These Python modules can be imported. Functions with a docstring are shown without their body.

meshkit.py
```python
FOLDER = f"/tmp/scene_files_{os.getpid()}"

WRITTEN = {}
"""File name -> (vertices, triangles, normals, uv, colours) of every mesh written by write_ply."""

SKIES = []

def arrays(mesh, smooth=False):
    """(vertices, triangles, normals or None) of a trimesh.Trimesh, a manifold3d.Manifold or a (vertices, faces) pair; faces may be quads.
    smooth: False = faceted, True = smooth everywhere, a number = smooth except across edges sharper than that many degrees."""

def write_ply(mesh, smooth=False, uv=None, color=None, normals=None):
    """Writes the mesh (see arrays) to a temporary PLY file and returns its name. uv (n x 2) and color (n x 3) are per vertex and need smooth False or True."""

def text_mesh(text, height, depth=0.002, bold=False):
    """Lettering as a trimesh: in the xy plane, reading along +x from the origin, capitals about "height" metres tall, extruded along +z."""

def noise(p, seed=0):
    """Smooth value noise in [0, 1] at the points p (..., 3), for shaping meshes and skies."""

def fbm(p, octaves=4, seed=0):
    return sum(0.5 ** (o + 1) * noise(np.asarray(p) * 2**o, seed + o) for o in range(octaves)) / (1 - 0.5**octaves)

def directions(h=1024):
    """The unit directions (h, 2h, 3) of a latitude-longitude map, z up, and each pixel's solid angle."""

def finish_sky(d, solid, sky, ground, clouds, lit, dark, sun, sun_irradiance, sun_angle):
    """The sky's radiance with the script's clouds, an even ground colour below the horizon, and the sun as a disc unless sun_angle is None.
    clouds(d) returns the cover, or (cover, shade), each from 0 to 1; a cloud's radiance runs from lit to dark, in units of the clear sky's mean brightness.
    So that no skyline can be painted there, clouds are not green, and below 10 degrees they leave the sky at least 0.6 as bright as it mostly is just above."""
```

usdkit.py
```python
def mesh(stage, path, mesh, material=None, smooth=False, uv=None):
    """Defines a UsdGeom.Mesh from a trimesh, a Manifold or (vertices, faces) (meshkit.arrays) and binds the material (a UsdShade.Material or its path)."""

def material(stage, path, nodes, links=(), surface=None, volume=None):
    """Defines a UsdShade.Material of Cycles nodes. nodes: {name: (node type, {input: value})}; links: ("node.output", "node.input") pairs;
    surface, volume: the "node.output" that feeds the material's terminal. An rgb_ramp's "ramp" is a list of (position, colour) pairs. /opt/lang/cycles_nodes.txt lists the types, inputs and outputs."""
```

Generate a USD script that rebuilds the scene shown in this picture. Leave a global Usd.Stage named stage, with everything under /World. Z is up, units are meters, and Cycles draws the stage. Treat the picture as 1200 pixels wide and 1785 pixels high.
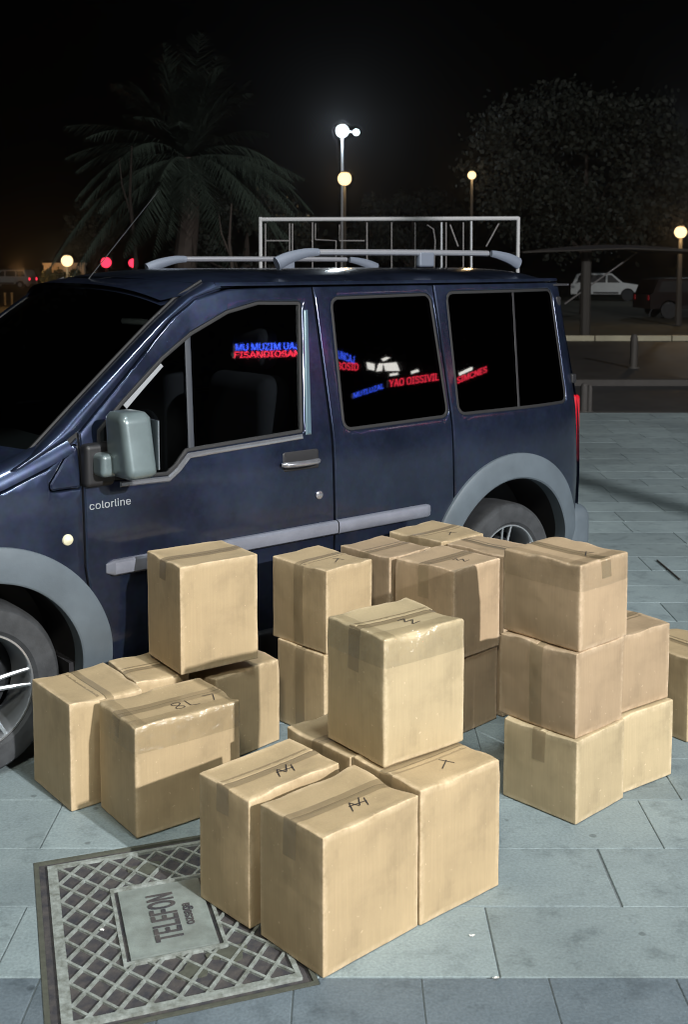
import math, random
import numpy as np, trimesh, usdkit, meshkit
from scipy.interpolate import PchipInterpolator
import shapely
from shapely.geometry import Polygon, LineString, box as sbox, MultiPolygon, Point
from shapely import affinity
from pxr import Usd, UsdGeom, UsdLux, UsdShade, Gf, Sdf

stage = Usd.Stage.CreateInMemory()
world = UsdGeom.Xform.Define(stage, '/World')
UsdGeom.Scope.Define(stage, '/World/Looks')
rng = random.Random(7)

# ------------------------------------------------------------------ camera, sky, lights
F_PX, CY, PITCH, CAM_H = 2002.7, 630.1, 0.0854225, 1.7989
cam = UsdGeom.Camera.Define(stage, '/World/camera')
cam.AddTranslateOp().Set(Gf.Vec3d(0, 0, CAM_H))
cam.AddRotateXOp().Set(90 - math.degrees(PITCH))
cam.CreateHorizontalApertureAttr(36.0)
cam.CreateFocalLengthAttr(36.0 * F_PX / 1200)
cam.CreateVerticalApertureOffsetAttr(-(892.5 - CY) / 1200 * 36.0)
cam.CreateExposureAttr(0.0)
cam.CreateFStopAttr(9.0); cam.CreateFocusDistanceAttr(4.3)
cam.CreateClippingRangeAttr(Gf.Vec2f(0.05, 5000))

MOON_ELEV, MOON_AZ = math.radians(42), math.radians(200)      # direction towards the moonlight
dome = UsdLux.DomeLight.Define(stage, '/World/sky')
dome.GetPrim().SetCustomDataByKey('kind', 'structure')
dm = usdkit.material(stage, '/World/Looks/night_sky',
    {'s': ('sky_texture', {'sky_type': 'single_scattering', 'sun_disc': False, 'sun_elevation': -0.12, 'sun_rotation': MOON_AZ}),
     'b': ('background_shader', {'strength': 0.05})}, [('s.color', 'b.color')], surface='b.background')
UsdShade.MaterialBindingAPI.Apply(dome.GetPrim()).Bind(dm)

moon = UsdLux.DistantLight.Define(stage, '/World/moonlight')
moon.CreateIntensityAttr(0.002); moon.CreateAngleAttr(3.0); moon.CreateNormalizeAttr(True)
moon.CreateColorAttr(Gf.Vec3f(0.8, 0.9, 1.0))
def aim(prim, d):            # local -z along d
    d = np.asarray(d, float) / np.linalg.norm(d)
    q = Gf.Rotation(Gf.Vec3d(0, 0, -1), Gf.Vec3d(*d)).GetQuat()
    UsdGeom.Xformable(prim).AddOrientOp().Set(Gf.Quatf(q))
aim(moon, -np.array([math.cos(MOON_ELEV) * math.sin(MOON_AZ), math.cos(MOON_ELEV) * math.cos(MOON_AZ), math.sin(MOON_ELEV)]))

def sphere_light(name, pos, watts, r, color):
    l = UsdLux.SphereLight.Define(stage, '/World/' + name)
    l.AddTranslateOp().Set(Gf.Vec3d(*pos)); l.CreateRadiusAttr(r); l.CreateNormalizeAttr(True)
    l.CreateIntensityAttr(watts); l.CreateColorAttr(Gf.Vec3f(*color))
    return l
KEY_POS = (10.9, -9.4, 8.7)
sphere_light('key_floodlight', KEY_POS, 6300, 0.15, (1.0, 0.99, 0.98))
sphere_light('overhead_street_lamp_light', (1.0, 1.7, 7.4), 290, 0.42, (0.86, 0.97, 1.0))
sphere_light('near_street_lamp_light', (-0.6, -2.6, 6.0), 345, 0.5, (1.0, 0.96, 0.82))

# ------------------------------------------------------------------ materials
MAT = {}
def pm(name, color, rough=0.6, metallic=0.0, noise=None, bump=None, **extra):
    """principled material; noise=(scale, amount, [second colour]); bump=(scale, strength, distance)"""
    nodes = {'p': ('principled_bsdf', {'base_color': color, 'roughness': rough, 'metallic': metallic, **extra})}
    links = []
    if noise or bump:
        nodes['tc'] = ('texture_coordinate', {})
    if noise:
        sc, amt = noise[:2]
        c2 = noise[2] if len(noise) > 2 else tuple(c * 0.55 for c in color)
        nodes['n'] = ('noise_texture', {'scale': sc, 'detail': 6.0, 'roughness': 0.62})
        nodes['r'] = ('rgb_ramp', {'ramp': [(0.32, tuple(c2[i] * amt + color[i] * (1 - amt) for i in range(3))), (0.68, color)]})
        links += [('tc.object', 'n.vector'), ('n.fac', 'r.fac'), ('r.color', 'p.base_color')]
    if bump:
        nodes['bn'] = ('noise_texture', {'scale': bump[0], 'detail': 4.0})
        nodes['b'] = ('bump', {'strength': bump[1], 'distance': bump[2]})
        links += [('tc.object', 'bn.vector'), ('bn.fac', 'b.height'), ('b.normal', 'p.normal')]
    MAT[name] = usdkit.material(stage, '/World/Looks/' + name, nodes, links, surface='p.BSDF')
    return MAT[name]

# van paint: dusty dark blue under clear coat
usdkit_paint = usdkit.material(stage, '/World/Looks/blue_paint', {
    'tc': ('texture_coordinate', {}),
    'n': ('noise_texture', {'scale': 2.2, 'detail': 7.0, 'roughness': 0.65}),
    'n2': ('noise_texture', {'scale': 38.0, 'detail': 3.0}),
    'r': ('rgb_ramp', {'ramp': [(0.3, (0.015, 0.022, 0.047)), (0.7, (0.034, 0.048, 0.094))]}),
    'rr': ('rgb_ramp', {'ramp': [(0.35, (0.24, 0.24, 0.24)), (0.7, (0.42, 0.42, 0.42))]}),
    'mx': ('mix_color', {'blend_type': 'overlay', 'fac': 0.25}),
    'p': ('principled_bsdf', {'metallic': 0.7, 'coat_weight': 1.0, 'coat_roughness': 0.12, 'specular_ior_level': 0.4})},
    [('tc.object', 'n.vector'), ('tc.object', 'n2.vector'), ('n.fac', 'r.fac'), ('n.fac', 'rr.fac'), ('r.color', 'mx.a'), ('n2.color', 'mx.b'),
     ('mx.result', 'p.base_color'), ('rr.color', 'p.roughness')], surface='p.BSDF')
MAT['paint'] = usdkit_paint
pm('flare_plastic', (0.10, 0.125, 0.148), 0.55, noise=(6, 0.5), bump=(140, 0.15, 0.002))
pm('moulding_silver', (0.24, 0.255, 0.31), 0.38, 0.3, noise=(9, 0.5))
pm('black_trim', (0.012, 0.012, 0.014), 0.5)
pm('rubber_seal', (0.008, 0.008, 0.009), 0.65)
pm('trim_bright', (0.5, 0.51, 0.56), 0.2, 0.8, noise=(30, 0.3))
pm('trim_dull', (0.025, 0.03, 0.04), 0.65)
pm('pillar_sheen', (0.10, 0.16, 0.20), 0.28, 0.3, coat_weight=0.8)
pm('chrome', (0.75, 0.76, 0.8), 0.16, 1.0, noise=(30, 0.3))
pm('alloy', (0.62, 0.65, 0.68), 0.3, 0.85)
pm('rail_silver', (0.52, 0.53, 0.58), 0.34, 0.75)
pm('rail_foot', (0.13, 0.15, 0.19), 0.5, 0.2)
pm('mirror_paint', (0.16, 0.205, 0.215), 0.36, 0.3, noise=(7, 0.55), coat_weight=0.6, coat_roughness=0.12)
pm('tyre', (0.024, 0.026, 0.029), 0.75, noise=(14, 0.6, (0.06, 0.064, 0.07)), bump=(90, 0.3, 0.003))
pm('dark_metal', (0.02, 0.022, 0.025), 0.5, 0.5)
pm('interior', (0.012, 0.012, 0.015), 0.8)
pm('interior_light', (0.24, 0.25, 0.27), 0.8)
pm('seat_cloth', (0.03, 0.03, 0.036), 0.9, noise=(40, 0.5))
pm('indicator_lens', (0.75, 0.72, 0.5), 0.25, coat_weight=1.0)
pm('tail_lens', (0.45, 0.01, 0.02), 0.15, coat_weight=1.0)
pm('head_lens', (0.55, 0.58, 0.6), 0.12, coat_weight=1.0)
pm('badge_silver', (0.45, 0.48, 0.52), 0.3, 0.4)
def pane(name, tint, ior=1.5, base=(0.004, 0.004, 0.006)):
    MAT[name] = usdkit.material(stage, '/World/Looks/' + name, {
        't': ('transparent_bsdf', {'color': tint}), 'g': ('glossy_bsdf', {'color': (0.95, 0.95, 0.95), 'roughness': 0.018}),
        'f': ('fresnel', {'IOR': ior}), 'm': ('mix_closure', {})},
        [('f.fac', 'm.fac'), ('t.BSDF', 'm.closure1'), ('g.BSDF', 'm.closure2')], surface='m.closure')
pane('glass_front', (0.66, 0.69, 0.70)); pane('glass_tint', (0.07, 0.07, 0.08)); pane('glass_windscreen', (0.5, 0.55, 0.54))

def emit(name, color, strength):
    MAT[name] = usdkit.material(stage, '/World/Looks/' + name, {'e': ('emission', {'color': color, 'strength': strength})}, surface='e.emission')
emit('lamp_white', (0.80, 0.93, 1.0), 3.2); emit('lamp_warm', (1.0, 0.72, 0.36), 2.0); emit('lamp_red', (1.0, 0.03, 0.07), 2.6)
emit('lamp_dim_white', (0.8, 0.95, 1.0), 6); emit('led_blue', (0.05, 0.12, 1.0), 20); emit('led_red', (1.0, 0.04, 0.08), 18); emit('window_lit', (1.0, 0.97, 0.9), 15)
emit('spark', (0.9, 0.95, 1.0), 1.2)

# cardboard: vertical flute lines, stains, every box slightly different
def cardboard(name, c):
    MAT[name] = usdkit.material(stage, '/World/Looks/' + name, {
        'tc': ('texture_coordinate', {}), 'oi': ('object_info', {}),
        'mp': ('mapping', {'scale': (1.0, 1.0, 0.035)}),
        'n': ('noise_texture', {'scale': 5.5, 'detail': 6.0, 'roughness': 0.6, 'distortion': 0.3}),
        'fl': ('noise_texture', {'scale': 150.0, 'detail': 2.0, 'roughness': 0.5}),
        'r': ('rgb_ramp', {'ramp': [(0.28, tuple(x * 0.77 for x in c)), (0.48, c), (0.75, tuple(x * 1.12 for x in c))]}),
        'fr': ('rgb_ramp', {'ramp': [(0.3, (0.86, 0.86, 0.86)), (0.65, (1.03, 1.03, 1.03))]}),
        'sp': ('noise_texture', {'scale': 75.0, 'detail': 3.0, 'roughness': 0.6}), 'spr': ('map_range', {'from_min': 0.69, 'from_max': 0.74, 'to_min': 0.0, 'to_max': 0.7, 'clamp': True}), 'wmax': ('math', {'math_type': 'maximum'}), 'wa': ('attribute', {'attribute': 'wear'}), 'wn': ('noise_texture', {'scale': 24.0, 'detail': 5.0, 'roughness': 0.7}), 'wm': ('math', {'math_type': 'multiply', 'use_clamp': True}),
        'wr': ('map_range', {'from_min': 0.35, 'from_max': 0.7, 'to_min': 0.0, 'to_max': 1.0, 'clamp': True}), 'wmix': ('mix_color', {'b': tuple(min(0.78, x * 1.4 + 0.09) for x in c)}),
        'mul': ('mix_color', {'blend_type': 'multiply', 'fac': 0.38, 'use_clamp': False}),
        'h': ('hsv', {}), 'v': ('map_range', {'from_min': 0.0, 'from_max': 1.0, 'to_min': 0.9, 'to_max': 1.08}),
        'b': ('bump', {'strength': 0.09, 'distance': 0.002}),
        'p': ('principled_bsdf', {'roughness': 0.62, 'specular_ior_level': 0.35})},
        [('tc.object', 'n.vector'), ('tc.object', 'mp.vector'), ('mp.vector', 'fl.vector'), ('n.fac', 'r.fac'), ('fl.fac', 'fr.fac'),
         ('r.color', 'mul.a'), ('fr.color', 'mul.b'), ('tc.object', 'wn.vector'), ('wn.fac', 'wr.value'), ('wr.result', 'wm.value1'), ('wa.fac', 'wm.value2'), ('wm.value', 'wmax.value1'), ('tc.object', 'sp.vector'), ('sp.fac', 'spr.value'), ('spr.result', 'wmax.value2'), ('wmax.value', 'wmix.fac'), ('mul.result', 'wmix.a'), ('wmix.result', 'h.color'), ('oi.random', 'v.value'), ('v.result', 'h.value'),
         ('h.color', 'p.base_color'), ('fl.fac', 'b.height'), ('b.normal', 'p.normal')], surface='p.BSDF')
cardboard('card_tan', (0.415, 0.313, 0.183)); cardboard('card_pale', (0.44, 0.35, 0.212)); cardboard('card_pink', (0.40, 0.292, 0.183))
MAT['tape'] = usdkit.material(stage, '/World/Looks/tape', {
    'tc': ('texture_coordinate', {}), 'n': ('noise_texture', {'scale': 30.0, 'detail': 5.0}), 'b': ('bump', {'strength': 0.5, 'distance': 0.004}),
    'd': ('principled_bsdf', {'base_color': (0.34, 0.265, 0.16), 'roughness': 0.2, 'coat_weight': 0.5, 'coat_roughness': 0.12}),
    't': ('transparent_bsdf', {}), 'm': ('mix_closure', {'fac': 0.5})},
    [('tc.object', 'n.vector'), ('n.fac', 'b.height'), ('b.normal', 'd.normal'), ('t.BSDF', 'm.closure1'), ('d.BSDF', 'm.closure2')], surface='m.closure')
MAT['clear_tape'] = usdkit.material(stage, '/World/Looks/clear_tape', {
    'tc': ('texture_coordinate', {}), 'n': ('noise_texture', {'scale': 26.0, 'detail': 6.0, 'distortion': 0.8}), 'b': ('bump', {'strength': 0.9, 'distance': 0.012}),
    'g': ('glossy_bsdf', {'color': (0.9, 0.92, 0.9), 'roughness': 0.16}), 't': ('transparent_bsdf', {'color': (0.93, 0.93, 0.92)}), 'm': ('mix_closure', {'fac': 0.06})},
    [('tc.object', 'n.vector'), ('n.fac', 'b.height'), ('b.normal', 'g.normal'), ('t.BSDF', 'm.closure1'), ('g.BSDF', 'm.closure2')], surface='m.closure')
pm('card_seam', (0.10, 0.07, 0.035), 0.9)
pm('marker_ink', (0.035, 0.03, 0.03), 0.6)

def stone(name, c, c2):
    MAT[name] = usdkit.material(stage, '/World/Looks/' + name, {
        'g': ('geometry', {}), 'oi': ('object_info', {}),
        'n': ('noise_texture', {'scale': 2.6, 'detail': 8.0, 'roughness': 0.68}), 'f': ('noise_texture', {'scale': 120.0, 'detail': 3.0}),
        'st': ('noise_texture', {'scale': 9.0, 'detail': 4.0, 'roughness': 0.7}), 'vo': ('voronoi_texture', {'scale': 5.5, 'randomness': 1.0}), 'vr': ('rgb_ramp', {'ramp': [(0.0, (0.45, 0.46, 0.47)), (0.055, (0.5, 0.5, 0.5)), (0.075, (1, 1, 1))]}), 'm3': ('mix_color', {'blend_type': 'multiply', 'fac': 0.75}), 'big': ('noise_texture', {'scale': 0.7, 'detail': 3.0}), 'bigr': ('rgb_ramp', {'ramp': [(0.3, (0.78, 0.78, 0.78)), (0.65, (1.05, 1.05, 1.05))]}), 'm4': ('mix_color', {'blend_type': 'multiply', 'fac': 0.8, 'use_clamp': False}),
        'r': ('rgb_ramp', {'ramp': [(0.3, c2), (0.7, c)]}), 'fr': ('rgb_ramp', {'ramp': [(0.25, (0.72, 0.72, 0.72)), (0.7, (1.08, 1.08, 1.08))]}),
        'sr': ('rgb_ramp', {'ramp': [(0.3, (0.5, 0.51, 0.52)), (0.47, (1, 1, 1))]}),
        'm': ('mix_color', {'blend_type': 'multiply', 'fac': 0.8, 'use_clamp': False}), 'm2': ('mix_color', {'blend_type': 'multiply', 'fac': 0.6}),
        'h': ('hsv', {}), 'v': ('map_range', {'to_min': 0.88, 'to_max': 1.1}),
        'b': ('bump', {'strength': 0.5, 'distance': 0.002}), 'p': ('principled_bsdf', {'roughness': 0.62, 'specular_ior_level': 0.35})},
        [('g.position', 'n.vector'), ('g.position', 'f.vector'), ('g.position', 'st.vector'), ('n.fac', 'r.fac'), ('f.fac', 'fr.fac'), ('st.fac', 'sr.fac'),
         ('r.color', 'm.a'), ('fr.color', 'm.b'), ('m.result', 'm2.a'), ('sr.color', 'm2.b'), ('m2.result', 'm3.a'), ('g.position', 'vo.vector'), ('vo.distance', 'vr.fac'), ('vr.color', 'm3.b'), ('g.position', 'big.vector'), ('big.fac', 'bigr.fac'), ('m3.result', 'm4.a'), ('bigr.color', 'm4.b'), ('m4.result', 'h.color'), ('oi.random', 'v.value'), ('v.result', 'h.value'),
         ('h.color', 'p.base_color'), ('f.fac', 'b.height'), ('b.normal', 'p.normal')], surface='p.BSDF')
stone('slab', (0.29, 0.355, 0.368), (0.21, 0.262, 0.28)); stone('slab_dark', (0.165, 0.205, 0.235), (0.105, 0.138, 0.165))
pm('joint_sand', (0.17, 0.20, 0.21), 0.9, noise=(60, 0.7))
stone('asphalt', (0.06, 0.06, 0.063), (0.035, 0.035, 0.037)); pm('earth', (0.05, 0.05, 0.035), 0.95, noise=(0.5, 0.6))
pm('kerb_stone', (0.055, 0.05, 0.047), 0.8, noise=(3, 0.6)); pm('kerb_paint', (0.5, 0.46, 0.32), 0.6, noise=(1.2, 0.7))
pm('cast_iron', (0.36, 0.40, 0.385), 0.5, 0.1, noise=(38, 0.9, (0.13, 0.14, 0.12)), bump=(120, 0.5, 0.003))
pm('cover_bed', (0.028, 0.029, 0.038), 0.85, noise=(24, 0.9, (0.085, 0.075, 0.07)), bump=(90, 0.5, 0.003))
pm('cover_plate', (0.27, 0.315, 0.30), 0.5, 0.1, noise=(13, 0.85, (0.15, 0.17, 0.16)), bump=(150, 0.3, 0.002))
pm('moss', (0.085, 0.09, 0.07), 0.95, noise=(40, 0.7))
pm('palm_leaf', (0.035, 0.05, 0.038), 0.6); pm('leaf', (0.018, 0.024, 0.018), 0.7); pm('bark', (0.055, 0.042, 0.035), 0.9, noise=(8, 0.6))
pm('pole_paint', (0.5, 0.52, 0.55), 0.5, 0.2); pm('dark_pole', (0.05, 0.045, 0.04), 0.7)
pm('white_steel', (0.42, 0.42, 0.43), 0.5); pm('thin_steel', (0.18, 0.17, 0.17), 0.6)
pm('white_paint', (0.6, 0.62, 0.62), 0.35, noise=(3, 0.2)); pm('dark_red_paint', (0.01, 0.004, 0.004), 0.35, coat_weight=0.6)
pm('canopy_cloth', (0.035, 0.035, 0.05), 0.85); pm('plaster', (0.4, 0.33, 0.25), 0.9, noise=(2, 0.4)); pm('shrub', (0.05, 0.06, 0.025), 0.85)
pm('litter_white', (0.8, 0.8, 0.78), 0.5)
pm('sign_back', (0.03, 0.03, 0.035), 0.6)

# ------------------------------------------------------------------ naming helpers
used = {}
def path_for(name, parent):
    base = str(parent.GetPath()) if parent is not None else '/World'
    k = (base, name); n = used.get(k, 0); used[k] = n + 1
    return f'{base}/{name}' if n == 0 else f'{base}/{name}_{n:03d}'
def data(p, **kw):
    for k, v in kw.items():
        if v: p.SetCustomDataByKey(k, v)
    return p
def thing(name, label, category, loc=(0, 0, 0), rotz=0.0, group=None, kind=None, rot=None):
    x = UsdGeom.Xform.Define(stage, path_for(name, None))
    x.AddTranslateOp().Set(Gf.Vec3d(*map(float, loc)))
    if rotz: x.AddRotateZOp().Set(math.degrees(rotz))
    return data(x.GetPrim(), label=label, category=category, group=group, kind=kind)
def obj(name, mesh, mat, parent=None, smooth=35, **kw):
    m = usdkit.mesh(stage, path_for(name, parent), mesh, MAT[mat], smooth=smooth)
    return data(m.GetPrim(), **kw)
def cat(*ms): return trimesh.util.concatenate([m for m in ms if m is not None])

def rounded_box(sx, sy, sz, r=0.01, center=(0, 0, 0), n=3):
    """box with rounded edges"""
    m = trimesh.creation.box((2, 2, 2))
    ax = []
    for s in (sx, sy, sz):
        rr = min(r, s * 0.49); a = s / 2
        ax.append(np.unique(np.concatenate([np.linspace(-a, -a + rr, n), np.linspace(a - rr, a, n)])))
    verts, faces, off = [], [], 0
    for d in range(3):
        for sgn in (-1, 1):
            u, v = [(1, 2), (2, 0), (0, 1)][d]
            U, V = np.meshgrid(ax[u], ax[v], indexing='ij')
            P = np.zeros(U.shape + (3,)); P[..., u] = U; P[..., v] = V; P[..., d] = sgn * (sx, sy, sz)[d] / 2
            nu, nv = U.shape
            i, j = np.meshgrid(np.arange(nu - 1), np.arange(nv - 1), indexing='ij')
            q = np.stack([i * nv + j, (i + 1) * nv + j, (i + 1) * nv + j + 1, i * nv + j + 1], -1).reshape(-1, 4)
            if sgn < 0: q = q[:, ::-1]
            verts.append(P.reshape(-1, 3)); faces.append(q + off); off += nu * nv
    V = np.vstack(verts); Fq = np.vstack(faces)
    half = np.array([sx, sy, sz]) / 2; rr = np.minimum(r, half * 0.98)
    q = np.clip(V, -half + rr, half - rr); d = V - q; L = np.linalg.norm(d / rr, axis=1, keepdims=True)
    V = q + d / np.maximum(L, 1e-9)
    t = trimesh.Trimesh(V + np.array(center), np.vstack([Fq[:, [0, 1, 2]], Fq[:, [0, 2, 3]]]), process=False)
    t.merge_vertices(digits_vertex=6); return t
def bx(sx, sy, sz, c, rz=0.0):
    m = trimesh.creation.box((sx, sy, sz))
    if rz: m.apply_transform(trimesh.transformations.rotation_matrix(rz, [0, 0, 1]))
    m.apply_translation(c); return m
def tube(points, r, sides=8, caps=True):
    p = np.asarray(points, float); n = len(p)
    r = np.broadcast_to(r, (n,))
    t = np.gradient(p, axis=0); t /= np.linalg.norm(t, axis=1, keepdims=True) + 1e-12
    ref = np.array([0, 0, 1.0]) if abs(t[:, 2]).mean() < 0.8 else np.array([1.0, 0, 0])
    a = np.cross(t, ref); a /= np.linalg.norm(a, axis=1, keepdims=True) + 1e-12; b = np.cross(t, a)
    ang = np.arange(sides) * 2 * np.pi / sides
    v = p[:, None] + r[:, None, None] * (np.cos(ang)[None, :, None] * a[:, None] + np.sin(ang)[None, :, None] * b[:, None])
    i, j = np.meshgrid(np.arange(n - 1), np.arange(sides), indexing='ij'); jn = (j + 1) % sides
    q = np.stack([i * sides + j, i * sides + jn, (i + 1) * sides + jn, (i + 1) * sides + j], -1).reshape(-1, 4)
    f = [q[:, [0, 1, 2]], q[:, [0, 2, 3]]]; v = v.reshape(-1, 3)
    if caps:
        v = np.vstack([v, p[0], p[-1]]); k = np.arange(sides); kn = (k + 1) % sides
        f += [np.stack([np.full(sides, n * sides), kn, k], 1), np.stack([np.full(sides, n * sides + 1), (n - 1) * sides + k, (n - 1) * sides + kn], 1)]
    m = trimesh.Trimesh(v, np.vstack(f), process=False)
    if m.volume < 0: m.invert()
    return m
def lathe(profile, axis='z', n=48):
    """profile (r, h) revolved; axis 'y' puts h along y"""
    pr = np.asarray(profile, float); a = np.linspace(0, 2 * np.pi, n, endpoint=False)
    v = np.stack([pr[:, 0][:, None] * np.cos(a), pr[:, 0][:, None] * np.sin(a), np.repeat(pr[:, 1][:, None], n, 1)], -1)
    m_ = len(pr); i, j = np.meshgrid(np.arange(m_ - 1), np.arange(n), indexing='ij'); jn = (j + 1) % n
    q = np.stack([i * n + j, i * n + jn, (i + 1) * n + jn, (i + 1) * n + j], -1).reshape(-1, 4)
    v = v.reshape(-1, 3)
    if axis == 'y': v = v[:, [0, 2, 1]] * np.array([1, 1, -1])
    return trimesh.Trimesh(v, np.vstack([q[:, [0, 1, 2]], q[:, [0, 2, 3]]]), process=False)
def grid_mesh(P):
    P = np.asarray(P, float); a, b = P.shape[:2]
    i, j = np.meshgrid(np.arange(a - 1), np.arange(b - 1), indexing='ij')
    q = np.stack([i * b + j, (i + 1) * b + j, (i + 1) * b + j + 1, i * b + j + 1], -1).reshape(-1, 4)
    return trimesh.Trimesh(P.reshape(-1, 3), np.vstack([q[:, [0, 1, 2]], q[:, [0, 2, 3]]]), process=False)
def polys(g):
    if g.is_empty: return []
    if g.geom_type == 'Polygon': return [g]
    return [p for p in getattr(g, 'geoms', []) if p.geom_type == 'Polygon']
def tri2d(p):
    from mapbox_earcut import triangulate_float64
    rings = [np.array(p.exterior.coords)[:-1]] + [np.array(r.coords)[:-1] for r in p.interiors]
    v = np.vstack(rings); f = triangulate_float64(v, np.cumsum([len(r) for r in rings]).astype(np.uint32)).reshape(-1, 3)
    a, b, c = v[f[:, 0]], v[f[:, 1]], v[f[:, 2]]
    flip = ((b - a)[:, 0] * (c - a)[:, 1] - (b - a)[:, 1] * (c - a)[:, 0]) < 0
    f = f.astype(int); f[flip] = f[flip][:, ::-1]
    return v, f
def extrude(poly, h, z=0.0):
    ms = []
    for p in polys(poly):
        m = trimesh.creation.extrude_polygon(p, h, engine='earcut'); m.apply_translation((0, 0, z)); ms.append(m)
    return cat(*ms) if ms else None

# pixel -> world (for laying things out at their real distance)
cP, sP = math.cos(PITCH), math.sin(PITCH)
def ray(px, py): return np.array([0, cP, -sP]) * F_PX + np.array([1.0, 0, 0]) * (px - 600) - np.array([0, sP, cP]) * (py - CY)
def at_depth(px, py, Y): d = ray(px, py); return np.array([0, 0, CAM_H]) + d * (Y / d[1])
def on_ground(px, py, z=0.0): d = ray(px, py); return np.array([0, 0, CAM_H]) + d * ((z - CAM_H) / d[2])

# ------------------------------------------------------------------ ground
PLAZA_END = 13.75
g = trimesh.creation.box((600, 500, 0.1)); g.apply_translation((0, 190, -0.23))
obj('ground', g, 'earth', kind='structure', label='dark bare earth spreading out beyond the car park', category='ground')
a = sbox(-70, PLAZA_END + 0.17, 60, 28.3)
obj('asphalt_road', extrude(a, 0.06, -0.18), 'asphalt', kind='structure', label='dark asphalt lane behind the paved plaza', category='road')
# manhole outline (needed to cut the slabs)
MH_O, MH_A = np.array([-0.858, 3.292]), math.radians(19.5)
mh_a = np.array([math.cos(MH_A), math.sin(MH_A)]); mh_b = np.array([math.sin(MH_A - 0.045), -math.cos(MH_A - 0.045)])
MW, ML = 0.553, 0.731
def mh(p): return MH_O + p[0] * mh_a + p[1] * mh_b
def mh_poly(x0, y0, x1, y1): return Polygon([mh((x0, y0)), mh((x1, y0)), mh((x1, y1)), mh((x0, y1))])
mh_hole = mh_poly(-0.068, -0.05, MW + 0.05, ML + 0.06)

paving = thing('plaza_paving', 'grey-green stone slabs of the paved plaza in front of the van', 'pavement', kind='structure')
bed = sbox(-9, -6, 14, PLAZA_END).difference(mh_hole.buffer(-0.005))
obj('joint_bed', extrude(bed, 0.05, -0.0545), 'joint_sand', paving, smooth=False)
PITCH_S = 0.3215
rows_y = [2.762 + PITCH_S * k for k in range(-22, 35)]
cands = []
for k, y0 in zip(range(-22, 35), rows_y):
    y1 = min(y0 + PITCH_S, PLAZA_END)
    ln = PITCH_S * 2 if k >= 0 else PITCH_S
    x_at = {0: 0.395, 1: 0.783, 2: 0.989, 3: 1.137}.get(k, 0.195 if k < 0 else (k * 0.377) % 1.0)
    n0 = math.floor((-9 - x_at) / ln); n1 = math.ceil((13 - x_at) / ln)
    for i in range(n0, n1):
        x0 = x_at + i * ln
        cands.append((x0, y0, x0 + ln, y1, k))
def in_view(x0, y0, x1, y1):
    ok = False
    for x, y in ((x0, y0), (x1, y0), (x0, y1), (x1, y1)):
        if y > 0.8:
            ax, ay, az = x, y * cP + CAM_H * sP, y * sP - CAM_H * cP
            px, py = 600 + F_PX * ax / ay, CY - F_PX * az / ay
            ok |= -30 < px < 1230 and -50 < py < 1830
    return ok
def behind_van(x, y):            # slabs the van stands on are hidden
    d = (x - 0.8077) * 0.6266 - (y - 5.5314) * 0.7794
    return d < -0.25
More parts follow.
